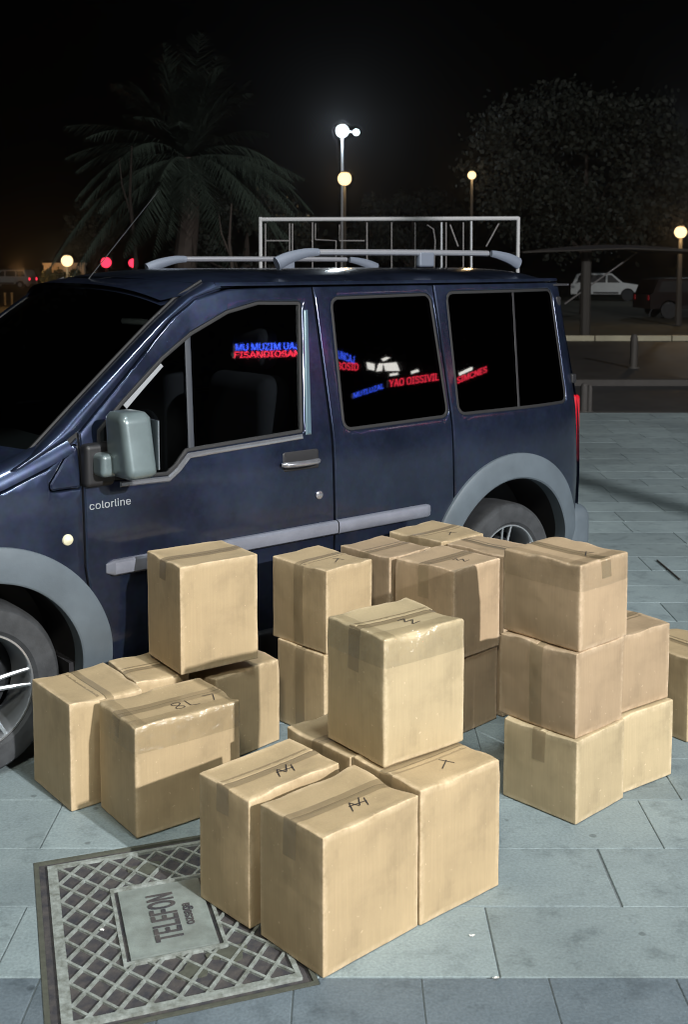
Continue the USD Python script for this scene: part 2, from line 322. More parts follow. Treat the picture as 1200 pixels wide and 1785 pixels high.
def slab_mesh(poly, tilt, dz):
    ms = []
    for p in polys(poly):
        if p.area < 2e-4: continue
        inner = p.buffer(-0.0022, join_style=2)
        v, f = tri2d(inner); top = np.c_[v, np.zeros(len(v))]
        ms.append(trimesh.Trimesh(top, f, process=False))
        if inner.geom_type == 'Polygon':
            for rin, rout in [(inner.exterior, p.exterior)]:
                A, Bq = np.array(rin.coords)[:-1], np.array(rout.coords)[:-1]
                if len(A) == len(Bq):
                    sft = np.argmin(np.linalg.norm(Bq - A[0], axis=1)); Bq = np.roll(Bq, -sft, 0)
                    if np.linalg.norm(Bq[1] - A[1]) > 0.03: Bq = np.roll(Bq[::-1], 1, 0)
                    n = len(A); lo = np.c_[Bq, np.full(n, -0.0013)]; bt = np.c_[Bq, np.full(n, -0.02)]
                    V = np.vstack([np.c_[A, np.zeros(n)], lo, bt]); i = np.arange(n); j = (i + 1) % n
                    q = np.vstack([np.stack([i, j, n + j, n + i], 1), np.stack([n + i, n + j, 2 * n + j, 2 * n + i], 1)])
                    sgn = Polygon(A).exterior.is_ccw
                    if sgn: q = q[:, ::-1]
                    ms.append(trimesh.Trimesh(V, np.vstack([q[:, [0, 1, 2]], q[:, [0, 2, 3]]]), process=False))
    if not ms: return None
    m = cat(*ms); c = m.vertices.mean(0)
    m.vertices[:, 2] += dz + (m.vertices[:, 0] - c[0]) * tilt[0] + (m.vertices[:, 1] - c[1]) * tilt[1]
    return m
vis = sorted([c for c in cands if in_view(*c[:4])], key=lambda c: (behind_van((c[0] + c[2]) / 2, (c[1] + c[3]) / 2), c[1]))
single = set(vis[:300]); rest_l, rest_d = [], []
r2 = random.Random(3)
for c in cands:
    x0, y0, x1, y1, k = c
    if y0 < -4.5 or abs((x0 + x1) / 2) > 9 + 0 * y0: continue
    gp = 0.0012 + 0.0014 * r2.random()
    q = sbox(x0 + gp, y0 + 0.0014, x1 - gp * (2.6 if (k == 1 and abs(x1 - 0.783) < .02) else 1), y1 - 0.0014).difference(mh_hole)
    m = slab_mesh(q, (r2.uniform(-.0018, .0018), r2.uniform(-.0018, .0018)), r2.uniform(-.0008, .0003))
    if m is None: continue
    if c in single: obj('slab', m, 'slab_dark' if k < 0 else 'slab', paving, smooth=False)
    else: (rest_d if k < 0 else rest_l).append(m)
obj('slabs_beyond', cat(*rest_l), 'slab', paving, smooth=False, kind='stuff')
obj('slabs_behind', cat(*rest_d), 'slab_dark', paving, smooth=False, kind='stuff')
obj('plaza_kerb', bx(34, 0.15, 0.2, (5, PLAZA_END + 0.085, -0.1)), 'kerb_stone', kind='structure', label='low stone kerb edging the plaza against the dark lane', category='kerb')
kb = thing('middle_kerb', 'dull reddish kerb line crossing the dark lane', 'kerb', kind='structure')
obj('kerb_run', bx(50, 0.2, 0.10, (5, 18.0, -0.075)), 'kerb_stone', kb)
kp = thing('painted_kerb', 'white and yellow painted kerb at the far side of the dark lane', 'kerb', kind='structure')
rk = random.Random(5)
x = 0.5
while x < 14:
    l = 1.9; obj('kerb_block', bx(l - 0.03, 0.18, 0.14, (x + l / 2, 28.4, -0.06)), 'kerb_paint', kp, smooth=False); x += l

# ------------------------------------------------------------------ manhole cover
mhc = thing('telephone_manhole_cover', 'rusty iron manhole cover with diamond ribs and a plate reading TELEFON', 'manhole cover')
fr = mh_poly(-0.066, -0.048, MW + 0.048, ML + 0.058).difference(mh_poly(-0.052, -0.036, MW + 0.036, ML + 0.046))
obj('outer_frame', extrude(fr, 0.03, -0.0285), 'moss', mhc, smooth=False)
obj('bed_plate', extrude(mh_poly(-0.0655, -0.0475, MW + 0.0475, ML + 0.0575), 0.02, -0.0265), 'cover_bed', mhc, smooth=False)
rim = mh_poly(-0.028, -0.014, MW + 0.014, ML + 0.022).difference(mh_poly(0.0, 0.0, MW, ML))
obj('rim', extrude(rim, 0.0245, -0.023), 'cast_iron', mhc, smooth=False)
pl = (MW / 2 - 0.128, ML / 2 - 0.178, MW / 2 + 0.128, ML / 2 + 0.178)
region = mh_poly(0, 0, MW, ML).difference(mh_poly(pl[0] - .010, pl[1] - .010, pl[2] + .010, pl[3] + .010))
na, nb = 0.074, 0.096
for s, dz in ((1, 0.0), (-1, 0.0007)):
    for k in range(-14, 24):
        p0 = (k * na if s > 0 else k * na, 0.0 if True else 0)
        l = LineString([mh(p0), mh((p0[0] + s * na * 12, nb * 12))])
        bar = l.buffer(0.0038, cap_style=2).intersection(region)
        for piece in polys(bar):
            if piece.area > 1e-4: obj('rib', extrude(piece, 0.0085 + dz, -0.0085), 'cast_iron', mhc, smooth=False)
pf = mh_poly(pl[0] - .010, pl[1] - .010, pl[2] + .010, pl[3] + .010).difference(mh_poly(pl[0], pl[1], pl[2], pl[3]))
obj('plate_border', extrude(pf, 0.0125, -0.010), 'cast_iron', mhc, smooth=False)
plate = obj('name_plate', extrude(mh_poly(pl[0] + .011, pl[1] + .011, pl[2] - .011, pl[3] - .011), 0.0095, -0.0085), 'cover_plate', mhc, smooth=False)
def plate_text(s, h, at, length, name):
    m = meshkit.text_mesh(s, h, 0.0022, bold=True); b = m.bounds
    v = m.vertices.copy(); v[:, 0] = (v[:, 0] - b[0, 0]) * length / (b[1, 0] - b[0, 0]); v[:, 1] -= b[0, 1]
    w = np.array([MH_O + (at[0] - 0 - (h - p[1])) * mh_a + (at[1] - p[0]) * mh_b for p in v])   # reads upwards (rotated a quarter turn)
    w = np.array([MH_O + (at[0] - p[1]) * mh_a + (at[1] - p[0]) * mh_b for p in v])
    m = trimesh.Trimesh(np.c_[w, v[:, 2] + 0.0013], m.faces, process=False)
    if m.volume < 0: m.invert()
    obj(name, m, 'cover_bed', plate, smooth=False)
plate_text('TELEFON', 0.072, (MW / 2 + 0.033, ML / 2 + 0.118), 0.232, 'lettering')
plate_text('ozsaga', 0.026, (MW / 2 + 0.078, ML / 2 + 0.062), 0.105, 'small_lettering')
for (pa, pb, ra, rb) in ((MW * .46, ML * .12, .045, .03), (MW * .74, ML * .80, .05, .03), (MW * .55, ML * .86, .035, .03)):
    th = np.linspace(0, 2 * np.pi, 18, endpoint=False); rr = np.array([1 + 0.3 * math.sin(3 * t + pa * 40) for t in th])
    pts = [mh((pa + ra * q * math.cos(t), pb + rb * q * math.sin(t))) for t, q in zip(th, rr)]
    obj('silt', extrude(Polygon(pts).intersection(region), 0.006, -0.0075), 'moss', mhc, smooth=False)

# ------------------------------------------------------------------ cardboard boxes
def deform(P, N, dims, seed, amp):
    """bulges, dents and wobbly edges of a carton; P surface points in box space"""
    w, d, h = dims
    c = P - np.array([w / 2, d / 2, h / 2]); u = c / (np.array(dims) / 2)
    n1 = meshkit.fbm(P * 7.0 + seed * 3.1, 3, seed) - 0.5; n2 = meshkit.fbm(P * 20.0 + seed * 1.7, 2, seed + 5) - 0.5
    bul = (1 - np.clip(np.abs(u), 0, 1) ** 2)
    side = np.abs(N[:, 2]) < 0.5
    bulge = np.where(side, bul[:, 2] * np.maximum(bul[:, 0], bul[:, 1]) * amp * 0.9, -bul[:, 0] * bul[:, 1] * amp * 0.5)
    out = P + N * (bulge + n1 * amp * 0.75 + n2 * amp * 0.35)[:, None]
    topedge = np.clip((u[:, 2] - 0.72) / 0.28, 0, 1)
    dent = 1.5 * np.clip(meshkit.fbm(np.c_[P[:, :2] * 9.0, np.full(len(P), seed * 2.3)], 2, seed + 9) - 0.5, -0.1, 1) * 2.2
    edge = np.maximum(np.abs(u[:, 0]), np.abs(u[:, 1])) ** 6
    out[:, 2] -= topedge * dent * edge * amp * 2.0
    out[:, :2] -= (np.sign(u[:, :2]) * (topedge * np.maximum(dent, 0) * amp * 0.8)[:, None] * (np.abs(u[:, :2]) > 0.9))
    return out
def carton_surface(dims, r, n=14):
    w, d, h = dims
    def axis(s):
        return np.unique(np.round(np.concatenate([np.linspace(0, r, 4), [r * 1.8, s - r * 1.8, 0.02, s - 0.02], np.linspace(r, s - r, n), np.linspace(s - r, s, 4), s / 2 + np.array([-.007, -.003, -.0012, .0012, .003, .007])]), 6))
    ax = [axis(w), axis(d), axis(h)]; V, Fq, off = [], [], 0
    for k in range(3):
        for sgn in (0, 1):
            u, v = [(1, 2), (2, 0), (0, 1)][k]
            U, W = np.meshgrid(ax[u], ax[v], indexing='ij'); P = np.zeros(U.shape + (3,))
            P[..., u] = U; P[..., v] = W; P[..., k] = sgn * dims[k]
            nu, nv = U.shape; i, j = np.meshgrid(np.arange(nu - 1), np.arange(nv - 1), indexing='ij')
            q = np.stack([i * nv + j, (i + 1) * nv + j, (i + 1) * nv + j + 1, i * nv + j + 1], -1).reshape(-1, 4)
            if sgn == 0: q = q[:, ::-1]
            V.append(P.reshape(-1, 3)); Fq.append(q + off); off += nu * nv
    m = trimesh.Trimesh(np.vstack(V), np.vstack([np.vstack(Fq)[:, [0, 1, 2]], np.vstack(Fq)[:, [0, 2, 3]]]), process=False)
    m.merge_vertices(digits_vertex=6); return m
def round_pts(P, dims, r):
    dm_ = np.array(dims); q = np.clip(P, r, dm_ - r); d = P - q; L = np.linalg.norm(d, axis=1, keepdims=True)
    N = d / np.maximum(L, 1e-9); return q + N * r, N
def shape_pts(P, dims, r, seed, amp):
    Q, N = round_pts(P, dims, r); return deform(Q, N, dims, seed, amp), N
def strip_on_box(path, width_vec, half, dims, r, seed, amp, lift, nseg=30, nw=5):
    """ribbon laid on the box: path = nominal polyline on the surface, width_vec = direction across"""
    p = np.asarray(path, float); L = np.r_[0, np.cumsum(np.linalg.norm(np.diff(p, axis=0), axis=1))]
    t = np.unique(np.r_[np.linspace(0, L[-1], nseg), L]); c = np.stack([np.interp(t, L, p[:, k]) for k in range(3)], 1)
    wv = np.asarray(width_vec, float); s = np.linspace(-half, half, nw)
    G = c[:, None] + s[None, :, None] * wv; sh = G.shape
    G = np.clip(G.reshape(-1, 3), 0, np.array(dims))
    Q, N = shape_pts(G, dims, r, seed, amp)
    m = grid_mesh((Q + N * lift).reshape(sh))
    fn = m.face_normals; cc = m.triangles_center - np.array(dims) / 2
    if (fn * cc).sum() < 0: m.invert()
    return m
def marker(strokes, org, sx, sy, dims, r, seed, amp, along):
    """pen strokes on the top face"""
    ms = []
    for st in strokes:
        st = np.array(st, float)
        q = np.stack([org[0] + (st[:, 0] * sx if along else st[:, 1] * sx), org[1] + (st[:, 1] * sy if along else -st[:, 0] * sy), np.full(len(st), dims[2])], 1)
        L = np.r_[0, np.cumsum(np.linalg.norm(np.diff(q, axis=0), axis=1))]; t = np.linspace(0, L[-1], max(4, int(L[-1] / 0.006)))
        c = np.stack([np.interp(t, L, q[:, k]) for k in range(3)], 1)
        tg = np.gradient(c, axis=0); tg /= np.linalg.norm(tg, axis=1, keepdims=True) + 1e-9; nn = np.stack([-tg[:, 1], tg[:, 0], 0 * tg[:, 0]], 1)
        G = np.stack([c - nn * 0.0018, c + nn * 0.0018], 1); sh = G.shape
        Q, N = shape_pts(np.clip(G.reshape(-1, 3), 0, np.array(dims)), dims, r, seed, amp)
        m = grid_mesh((Q + N * 0.0016).reshape(sh))
        if m.face_normals[:, 2].sum() < 0: m.invert()
        ms.append(m)
    return cat(*ms)
D8 = [[(.5, .5), (.2, .7), (.2, .9), (.5, 1), (.8, .9), (.8, .7), (.5, .5), (.2, .3), (.2, .1), (.5, 0), (.8, .1), (.8, .3), (.5, .5)]]
D7 = [[(.1, 1), (.9, 1), (.4, 0)]]
def word(glyphs):
    out, x = [], 0
    for gl in glyphs:
        out += [[(px + x, py) for px, py in s] for s in gl]; x += 1.25
    return out
Z2 = [[(0, .9), (.6, 1), (.2, .5), (.9, .6), (.3, 0), (1, .1)]]
SC = [[(0, 0), (.5, .8), (.7, .2), (1.3, .9)], [(.2, .5), (1.4, .4)], [(1.1, 0), (1.5, .7)]]
LN = [[(0, 0), (1.0, .6)], [(.7, .9), (1.1, .1)]]
LL = [[(0, 1), (0, .1), (.6, 0)]]
BOXES = [
 # id, (x, y, yaw, w, d, z, h), material, tape along w?, wrap, marks, amp, label
 ('C1', (-0.052, 2.752, 0.741, 0.344, 0.256, 0.000, 0.367), 'card_tan', 1, 0, SC, 5.5, 'large tan carton nearest the camera, its lower corner at the very front of the pile'),
 ('C2', (-0.255, 2.969, 0.774, 0.341, 0.221, 0.000, 0.363), 'card_tan', 1, 0, SC, 5.5, 'tan carton half on the manhole cover, left of the nearest carton'),
 ('C3', (0.207, 2.984, 0.703, 0.318, 0.279, 0.000, 0.381), 'card_tan', 1, 0, LN, 5, 'tan carton right behind the nearest one, the tall front carton resting on its back corner'),
 ('C4', (0.018, 3.201, 0.712, 0.279, 0.297, 0.000, 0.375), 'card_tan', 1, 0, None, 4, 'carton almost hidden under the tall raised front carton, a strip of its top showing'),
 ('F', (0.113, 3.115, 0.658, 0.309, 0.268, 0.382, 0.373), 'card_pale', 1, 1, Z2, 6, 'pale tall carton standing raised on the four front cartons in the middle of the pile'),
 ('D4', (0.744, 3.546, 0.766, 0.275, 0.296, 0.000, 0.272), 'card_pale', 1, 0, None, 5, 'pale carton at the bottom front corner of the right-hand three-high stack'),
 ('D5', (0.930, 3.757, 0.614, 0.277, 0.279, 0.000, 0.268), 'card_pale', 1, 0, None, 5, 'pale carton on the ground at the right back of the three-high stack'),
 ('D2', (0.743, 3.569, 0.738, 0.259, 0.319, 0.2725, 0.279), 'card_pink', 1, 0, None, 6, 'dented pinkish carton in the middle layer of the three-high stack, facing left'),
 ('D3', (0.918, 3.770, 0.627, 0.279, 0.279, 0.2725, 0.268), 'card_pink', 1, 0, None, 5, 'pinkish carton in the middle layer of the three-high stack, at its right back'),
 ('D1', (0.755, 3.585, 0.727, 0.262, 0.325, 0.552, 0.285), 'card_pink', 0, 1, LN, 7, 'worn carton with crumpled taped edges on top of the three-high stack at right'),
 ('E', (1.291, 4.185, 0.617, 0.279, 0.280, 0.000, 0.324), 'card_tan', 0, 0, None, 5, 'single carton cut by the right edge of the picture, behind the three-high stack'),
 ('L1', (-0.896, 3.636, 0.669, 0.271, 0.300, 0.000, 0.359), 'card_tan', 0, 0, None, 6, 'dusty carton at the far left, in front of the front wheel'),
 ('L2', (-0.649, 3.454, 0.637, 0.382, 0.266, 0.000, 0.359), 'card_tan', 1, 1, word([D8, LL, D7]), 7, 'carton with hand-written marks and crumpled shiny tape at the front of the left group'),
 ('L3', (-0.722, 3.877, 0.557, 0.200, 0.280, 0.000, 0.345), 'card_tan', 1, 0, None, 4, 'carton between the far left one and the raised left one, only its top seen'),
 ('L4', (-0.456, 3.980, 0.826, 0.314, 0.279, 0.000, 0.319), 'card_tan', 1, 0, None, 6, 'carton half in shadow at the right back of the left group, beneath the raised one'),
 ('L5', (-0.570, 3.911, 0.601, 0.311, 0.270, 0.360, 0.384), 'card_tan', 1, 0, None, 5, 'clean-faced carton raised on top of the left group, before the front door'),
 ('B1b', (-0.074, 4.211, 0.787, 0.279, 0.265, 0.000, 0.329), 'card_tan', 1, 0, None, 4, 'lower carton of the two-high stack left of the tall front carton, in the second row'),
 ('B1', (-0.066, 4.212, 0.775, 0.246, 0.307, 0.330, 0.321), 'card_tan', 1, 0, LN, 4, 'upper carton with a dark vertical tape band, left of the tall front carton'),
 ('B2b', (0.180, 4.448, 0.776, 0.250, 0.280, 0.000, 0.306), 'card_tan', 1, 0, None, 3, 'carton at the foot of the middle back stack, behind the tall front carton'),
 ('B2', (0.180, 4.448, 0.776, 0.250, 0.280, 0.307, 0.330), 'card_pink', 1, 0, None, 4, 'carton showing its top between the two back stacks, beside the sliding door'),
 ('B3b', (0.409, 4.222, 0.780, 0.277, 0.279, 0.000, 0.298), 'card_pink', 1, 0, None, 4, 'shaded lower carton right of the tall front carton, on the ground'),
 ('B3', (0.413, 4.217, 0.772, 0.277, 0.304, 0.299, 0.348), 'card_pink', 1, 0, Z2, 4, 'pinkish upper carton with a slanting shadow, right behind the tall front carton'),
 ('B4b', (0.402, 4.650, 0.772, 0.280, 0.300, 0.000, 0.329), 'card_tan', 1, 0, None, 3, 'carton at the foot of the rearmost stack, next to the sill of the van'),
 ('B4', (0.402, 4.650, 0.772, 0.280, 0.300, 0.330, 0.320), 'card_tan', 1, 0, LN, 4, 'rearmost upper carton, just in front of the rear wheel arch'),
 ('B5b', (0.632, 4.428, 0.772, 0.210, 0.300, 0.000, 0.329), 'card_pink', 1, 0, None, 3, 'carton on the ground behind the three-high stack, below the long seamed one'),
 ('B5', (0.632, 4.428, 0.772, 0.210, 0.300, 0.330, 0.320), 'card_pink', 0, 0, None, 4, 'reddish upper carton seen between the back stack and the top of the three-high stack'),
]
for si, (bid, (x, y, yaw, w, d, z, h), mt, along, wrap, marks, amp, label) in enumerate(BOXES):
    dims = (w, d, h); seed = si + 3; amp *= 0.00105; r = 0.0042 if wrap == 0 else 0.008
    t = thing('cardboard_box', label, 'box', (x, y, z + 0.002), yaw, 'cartons stacked beside the van')
    m = carton_surface(dims, r, 16); P, N = shape_pts(m.vertices, dims, r, seed, amp)
    mid = m.vertices[:, 1] - d / 2 if along else m.vertices[:, 0] - w / 2          # the two flaps meet here
    fl_ = (N[:, 2] > 0.9) & (m.vertices[:, 2] > h - r)
    P[:, 2] += fl_ * (-0.004 * np.exp(-(mid / 0.0022) ** 2) + 0.0022 * np.sin(seed * 2.1) * np.sign(mid) * np.exp(-np.abs(mid) / 0.03))
    P[:, 2] = np.where(m.vertices[:, 2] < r * 1.01, np.maximum(P[:, 2], 0.0), P[:, 2])
    ob = usdkit.mesh(stage, path_for('carton', t), trimesh.Trimesh(P, m.faces, process=False), MAT[mt], smooth=True)
    e2 = np.sort(np.minimum(m.vertices, np.array(dims) - m.vertices), axis=1)[:, 1]     # distance to the nearest edge
    UsdGeom.PrimvarsAPI(ob).CreatePrimvar('wear', Sdf.ValueTypeNames.FloatArray, 'vertex').Set(np.clip(1 - e2 / 0.02, 0, 1).astype(np.float32).tolist())
    ov = 0.055 + 0.13 * rng.random() if bid not in ('B1', 'D2', 'B1b') else h * 0.97
    if along:
        path = [(0, d / 2, h - ov), (0, d / 2, h), (w, d / 2, h), (w, d / 2, h - 0.07)]; wv = (0, 1, 0)
        seam = [(0, d / 2, h), (w, d / 2, h)]
    else:
        path = [(w / 2, 0, h - ov), (w / 2, 0, h), (w / 2, d, h), (w / 2, d, h - 0.07)]; wv = (1, 0, 0)
        seam = [(w / 2, 0, h), (w / 2, d, h)]
    obj('flap_seam', strip_on_box(seam, wv, 0.0016, dims, r, seed, amp, 0.0005, 24, 2), 'card_seam', t, smooth=40)
    obj('tape', strip_on_box(path, wv, 0.026, dims, r, seed, amp, 0.0011), 'tape', t, smooth=40)
    if wrap:
        lo = h - 0.085
        for face in range(2):
            if face == 0: pth = [(0.004, 0, lo), (0.004, 0, h), (0.004, 0.05, h)]; c0, wvv, hw = w / 2, (1, 0, 0), w / 2 - 0.002; pth = [(c0, 0, lo), (c0, 0, h), (c0, 0.055, h)]
            else: c0, wvv, hw = d / 2, (0, 1, 0), d / 2 - 0.002; pth = [(0, c0, lo), (0, c0, h), (0.045, c0, h)]
            obj('edge_tape', strip_on_box(pth, wvv, hw, dims, r, seed, amp, 0.0019, 14, 24), 'clear_tape', t, smooth=40)
    if marks:
        obj('marker_writing', marker(marks, (w * 0.45, d * 0.22), 0.05, 0.055, dims, r, seed, amp, True), 'marker_ink', t, smooth=False)

# ------------------------------------------------------------------ the van
VX, VY, VYAW = 0.807666, 5.531436, 0.677097
FWD = -np.array([math.cos(VYAW), math.sin(VYAW)]); NRM = np.array([math.sin(VYAW), -math.cos(VYAW)])
HALF = 0.86; WB = 2.664; TR = 0.3144
van_rot = math.atan2(FWD[1], FWD[0]); van_o = np.array([VX, VY]) - HALF * NRM
o_z = PchipInterpolator([.15, .3, .45, .7, .95, 1.085, 1.4, 1.69, 1.74, 1.9], [-.05, -.01, .02, .03, .025, .008, -.06, -.125, -.145, -.25])
_zz = np.linspace(0.1, 1.95, 371); _lin = np.interp(_zz, [.1, .2, .3, .45, .7, .95, 1.06, 1.72, 1.76, 1.95], [-.09, -.045, -.01, .02, .03, .022, .013, -.131, -.15, -.28])
_k = np.exp(-0.5 * (np.arange(-16, 17) * 0.005 / 0.022) ** 2); _k /= _k.sum()
o_z = PchipInterpolator(_zz, np.convolve(np.pad(_lin, 16, mode='edge'), _k, mode='valid'))
def plan(u):
    u = np.asarray(u, float)
    c_ = np.clip(-0.53 - u, 0, 0.0999)
    return -0.055 * np.clip((-0.05 - u) / 0.45, 0, 2) ** 2 - (0.10 - np.sqrt(0.01 - c_ * c_)) - 0.16 * np.clip(u - 2.55, 0, 2) ** 2
def off(u, z): return o_z(z) + plan(u)
def S(u, z, extra=0.0):
    u = np.asarray(u, float); z = np.asarray(z, float)
    return np.stack([u, HALF + off(u, z) + extra, z], -1)
def local_to_world(p): p = np.asarray(p, float); return np.r_[van_o + p[0] * FWD + p[1] * NRM, p[2]]
def ray_local(px, py):
    d = ray(px, py); c = np.array([0, 0, CAM_H]); c2 = c[:2] - van_o
    return np.array([c2 @ FWD, c2 @ NRM, c[2]]), np.array([d[:2] @ FWD, d[:2] @ NRM, d[2]])
def hit(px, py, extra=0.0):
    """pixel -> (u, z) on the body side"""
    C, d = ray_local(px, py); y = HALF
    for _ in range(80):
        P = C + d * ((y - C[1]) / d[1]); y = 0.5 * y + 0.5 * (HALF + float(off(P[0], P[2])) + extra)
    return float(P[0]), float(P[2])
def hit_y(px, py, y):
    C, d = ray_local(px, py); P = C + d * ((y - C[1]) / d[1]); return P
van = thing('dark_blue_van', 'dusty dark blue passenger van with roof rails parked behind the cartons', 'van', (van_o[0], van_o[1], 0), van_rot)
def mirror(m):
    v = m.vertices.copy(); v[:, 1] *= -1; return trimesh.Trimesh(v, m.faces[:, ::-1], process=False)
def panel(poly, thick=0.018, cell=0.05, extra=0.0, roll=0.006, rollo=0.005):
    """a side panel: 2-D outline in (u, z) bent on to the body, edges rolled in"""
    inner = poly.buffer(-roll, join_style=1)
    V, Fc, n = [], [], 0
    for region_, isin in ((inner, True), (poly.difference(inner), False)):
        for P in polys(region_):
            x0, y0, x1, y1 = P.bounds
            for i in range(math.floor(x0 / cell), math.ceil(x1 / cell)):
                for j in range(math.floor(y0 / cell), math.ceil(y1 / cell)):
                    c = P.intersection(sbox(i * cell, j * cell, (i + 1) * cell, (j + 1) * cell))
                    for q in polys(c):
                        if q.area < 1e-8: continue
                        v, f = tri2d(q); V.append(v); Fc.append(f + n); n += len(v)
    V = np.vstack(V); Fc = np.vstack(Fc)
    m = trimesh.Trimesh(np.c_[V, np.zeros(len(V))], Fc, process=False); m.merge_vertices(digits_vertex=5)
    m.update_faces(m.nondegenerate_faces(height=1e-7)); m.remove_unreferenced_vertices()
    uv = m.vertices[:, :2]
    dist = shapely.distance(poly.boundary, shapely.points(uv))
    k = np.clip(1 - dist / roll, 0, 1) ** 2
    top = S(uv[:, 0], uv[:, 1]); top[:, 1] += extra - k * rollo
    f = m.faces
    # (u, z) ccw seen from +y looks clockwise: flip so the normal points to +y
    f = f[:, ::-1]
    e = np.sort(m.edges, axis=1); _, idx, cnt = np.unique(e, axis=0, return_index=True, return_counts=True)
    be = m.edges[idx[cnt == 1]]
    nv = len(top); bot = top.copy(); bot[:, 1] -= thick
    walls = np.vstack([np.stack([be[:, 0], be[:, 1], nv + be[:, 1]], 1), np.stack([be[:, 0], nv + be[:, 1], nv + be[:, 0]], 1)])
    return trimesh.Trimesh(np.vstack([top, bot]), np.vstack([f, walls, f[:, ::-1] + nv]), process=False)
def both(name, m, mat, parents=(None, None), **kw):
    pa = [p if p is not None else van for p in parents]
    return obj(name, m, mat, pa[0], **kw), obj(name, mirror(m), mat, pa[1], **kw)
def smooth_poly(p, r):  # rounds corners
    return p.buffer(-r, join_style=1, quad_segs=6).buffer(2 * r, join_style=1, quad_segs=6).buffer(-r, join_style=1, quad_segs=6)
def arch(cx, r, n=64): return Point(cx, TR).buffer(r, quad_segs=n // 4)
GAP = 0.0045
REAR_R, FRONT_R = 0.452, 0.398
w1 = Polygon([(1.256, 1.095), (1.178, 1.635), (1.40, 1.640), (1.555, 1.607), (1.738, 1.527), (1.879, 1.438), (2.072, 1.284), (2.185, 1.185), (2.20, 1.003), (1.907, 0.992), (1.865, 1.02), (1.815, 1.072)])
w1 = smooth_poly(w1, 0.012)
w2 = smooth_poly(Polygon([(1.043, 1.08), (1.018, 1.652), (0.42, 1.66), (0.412, 1.088)]), 0.045)
w3l, w3r = hit(800, 722)[0], hit(990, 705)[0]; w3tl, w3tr = hit(778, 508)[0], hit(962, 503)[0]
w3 = smooth_poly(Polygon([(w3l, 1.09), (w3tl, 1.665), (w3tr, 1.668), (w3r, 1.085)]), 0.045)
ZB, ZT = 0.27, 1.70
door = Polygon([(1.107, ZB), (1.107, ZT), (1.53, 1.697), (1.69, 1.662), (1.815, 1.585), (2.02, 1.40), (2.262, 1.185), (2.262, 0.70), (2.235, 0.52), (2.20, 0.33), (2.19, ZB)])
door = door.buffer(-GAP, join_style=1)
slide = Polygon([(1.107, ZB), (1.107, ZT), (0.40, ZT), (0.40, ZB)]).difference(arch(0, REAR_R + 0.03)).buffer(-GAP, join_style=1)
RU = -0.615
quarter = Polygon([(0.40, ZB), (0.40, ZT), (RU + 0.03, ZT), (RU + 0.01, 1.2), (RU, 0.9), (RU, 0.50), (-0.3, 0.50), (-0.3, ZB)]).difference(arch(0, REAR_R + 0.0)).buffer(-GAP, join_style=1)
fender = Polygon([(2.262, 0.70), (2.262, 1.175), (2.386, 1.075), (2.57, 1.01), (2.9, 0.94), (3.2, 0.88), (3.34, 0.81), (3.34, 0.60), (3.10, 0.55), (3.10, ZB), (2.2, ZB), (2.2, 0.33), (2.235, 0.52)]).difference(arch(WB, FRONT_R)).buffer(-GAP, join_style=1)
sail = smooth_poly(Polygon([(2.270, 0.992), (2.270, 1.165), (2.385, 1.015), (2.385, 0.992)]), 0.012)
fender = fender.difference(sail.buffer(0.006))
doors = both('front_door', panel(door.difference(w1)), 'paint')
slides = both('sliding_door', panel(slide.difference(w2)), 'paint')
quarters = both('rear_quarter_panel', panel(quarter.difference(w3)), 'paint')
fenders = both('front_fender', panel(fender), 'paint')
both('sail_panel', panel(sail, extra=-0.002), 'paint')
# window seals and glass
def ring(p, wd): return p.buffer(0.001).difference(p.buffer(-wd))
for w, par in ((w1, doors), (w2, slides), (w3, quarters)):
    both('window_seal', panel(ring(w, 0.014), 0.012, extra=-0.004, roll=0.003, rollo=0.002), 'rubber_seal', par)
g1 = w1.buffer(-0.011)
divx = LineString([(1.741, 1.60), (1.800, 1.03)]).buffer(0.013, cap_style=2).intersection(w1.buffer(-0.004))
for part in polys(g1.difference(divx)):
    pm_ = panel(part, 0.004, extra=-0.010, roll=0.002, rollo=0.0); obj('window_pane', pm_, 'glass_front', doors[0], smooth=60); obj('window_pane', mirror(pm_), 'glass_tint', doors[1], smooth=60)
both('window_divider', panel(divx, 0.012, extra=-0.006, roll=0.004, rollo=0.003), 'trim_dull', doors)
both('window_pane', panel(w2.buffer(-0.009), 0.004, extra=-0.007, roll=0.002, rollo=0.0), 'glass_tint', slides, smooth=60)
d3t, d3b = hit(897, 505), hit(893, 640)
div3 = LineString([(d3t[0], 1.70), (d3b[0], 1.0)]).buffer(0.007, cap_style=2).intersection(w3.buffer(-0.006))
both('window_pane', panel(w3.buffer(-0.009), 0.004, extra=-0.007, roll=0.002, rollo=0.0), 'glass_tint', quarters, smooth=60)
both('window_divider', panel(div3, 0.006, extra=-0.005, roll=0.002, rollo=0.001), 'black_trim', quarters)
# bright trim under and behind the front window
trim = LineString([(2.115, 0.984), (1.907, 0.980), (1.862, 1.010), (1.812, 1.058), (1.262, 1.080)]).buffer(0.0105, join_style=1, cap_style=2)
both('window_trim', panel(trim, 0.01, extra=0.006, roll=0.005, rollo=0.006), 'trim_bright', doors)
bp = Polygon([(1.216, 1.085), (1.150, 1.60), (1.170, 1.60), (1.246, 1.085)])
both('pillar_trim', panel(bp, 0.008, extra=0.004, roll=0.005, rollo=0.004), 'pillar_sheen', doors)
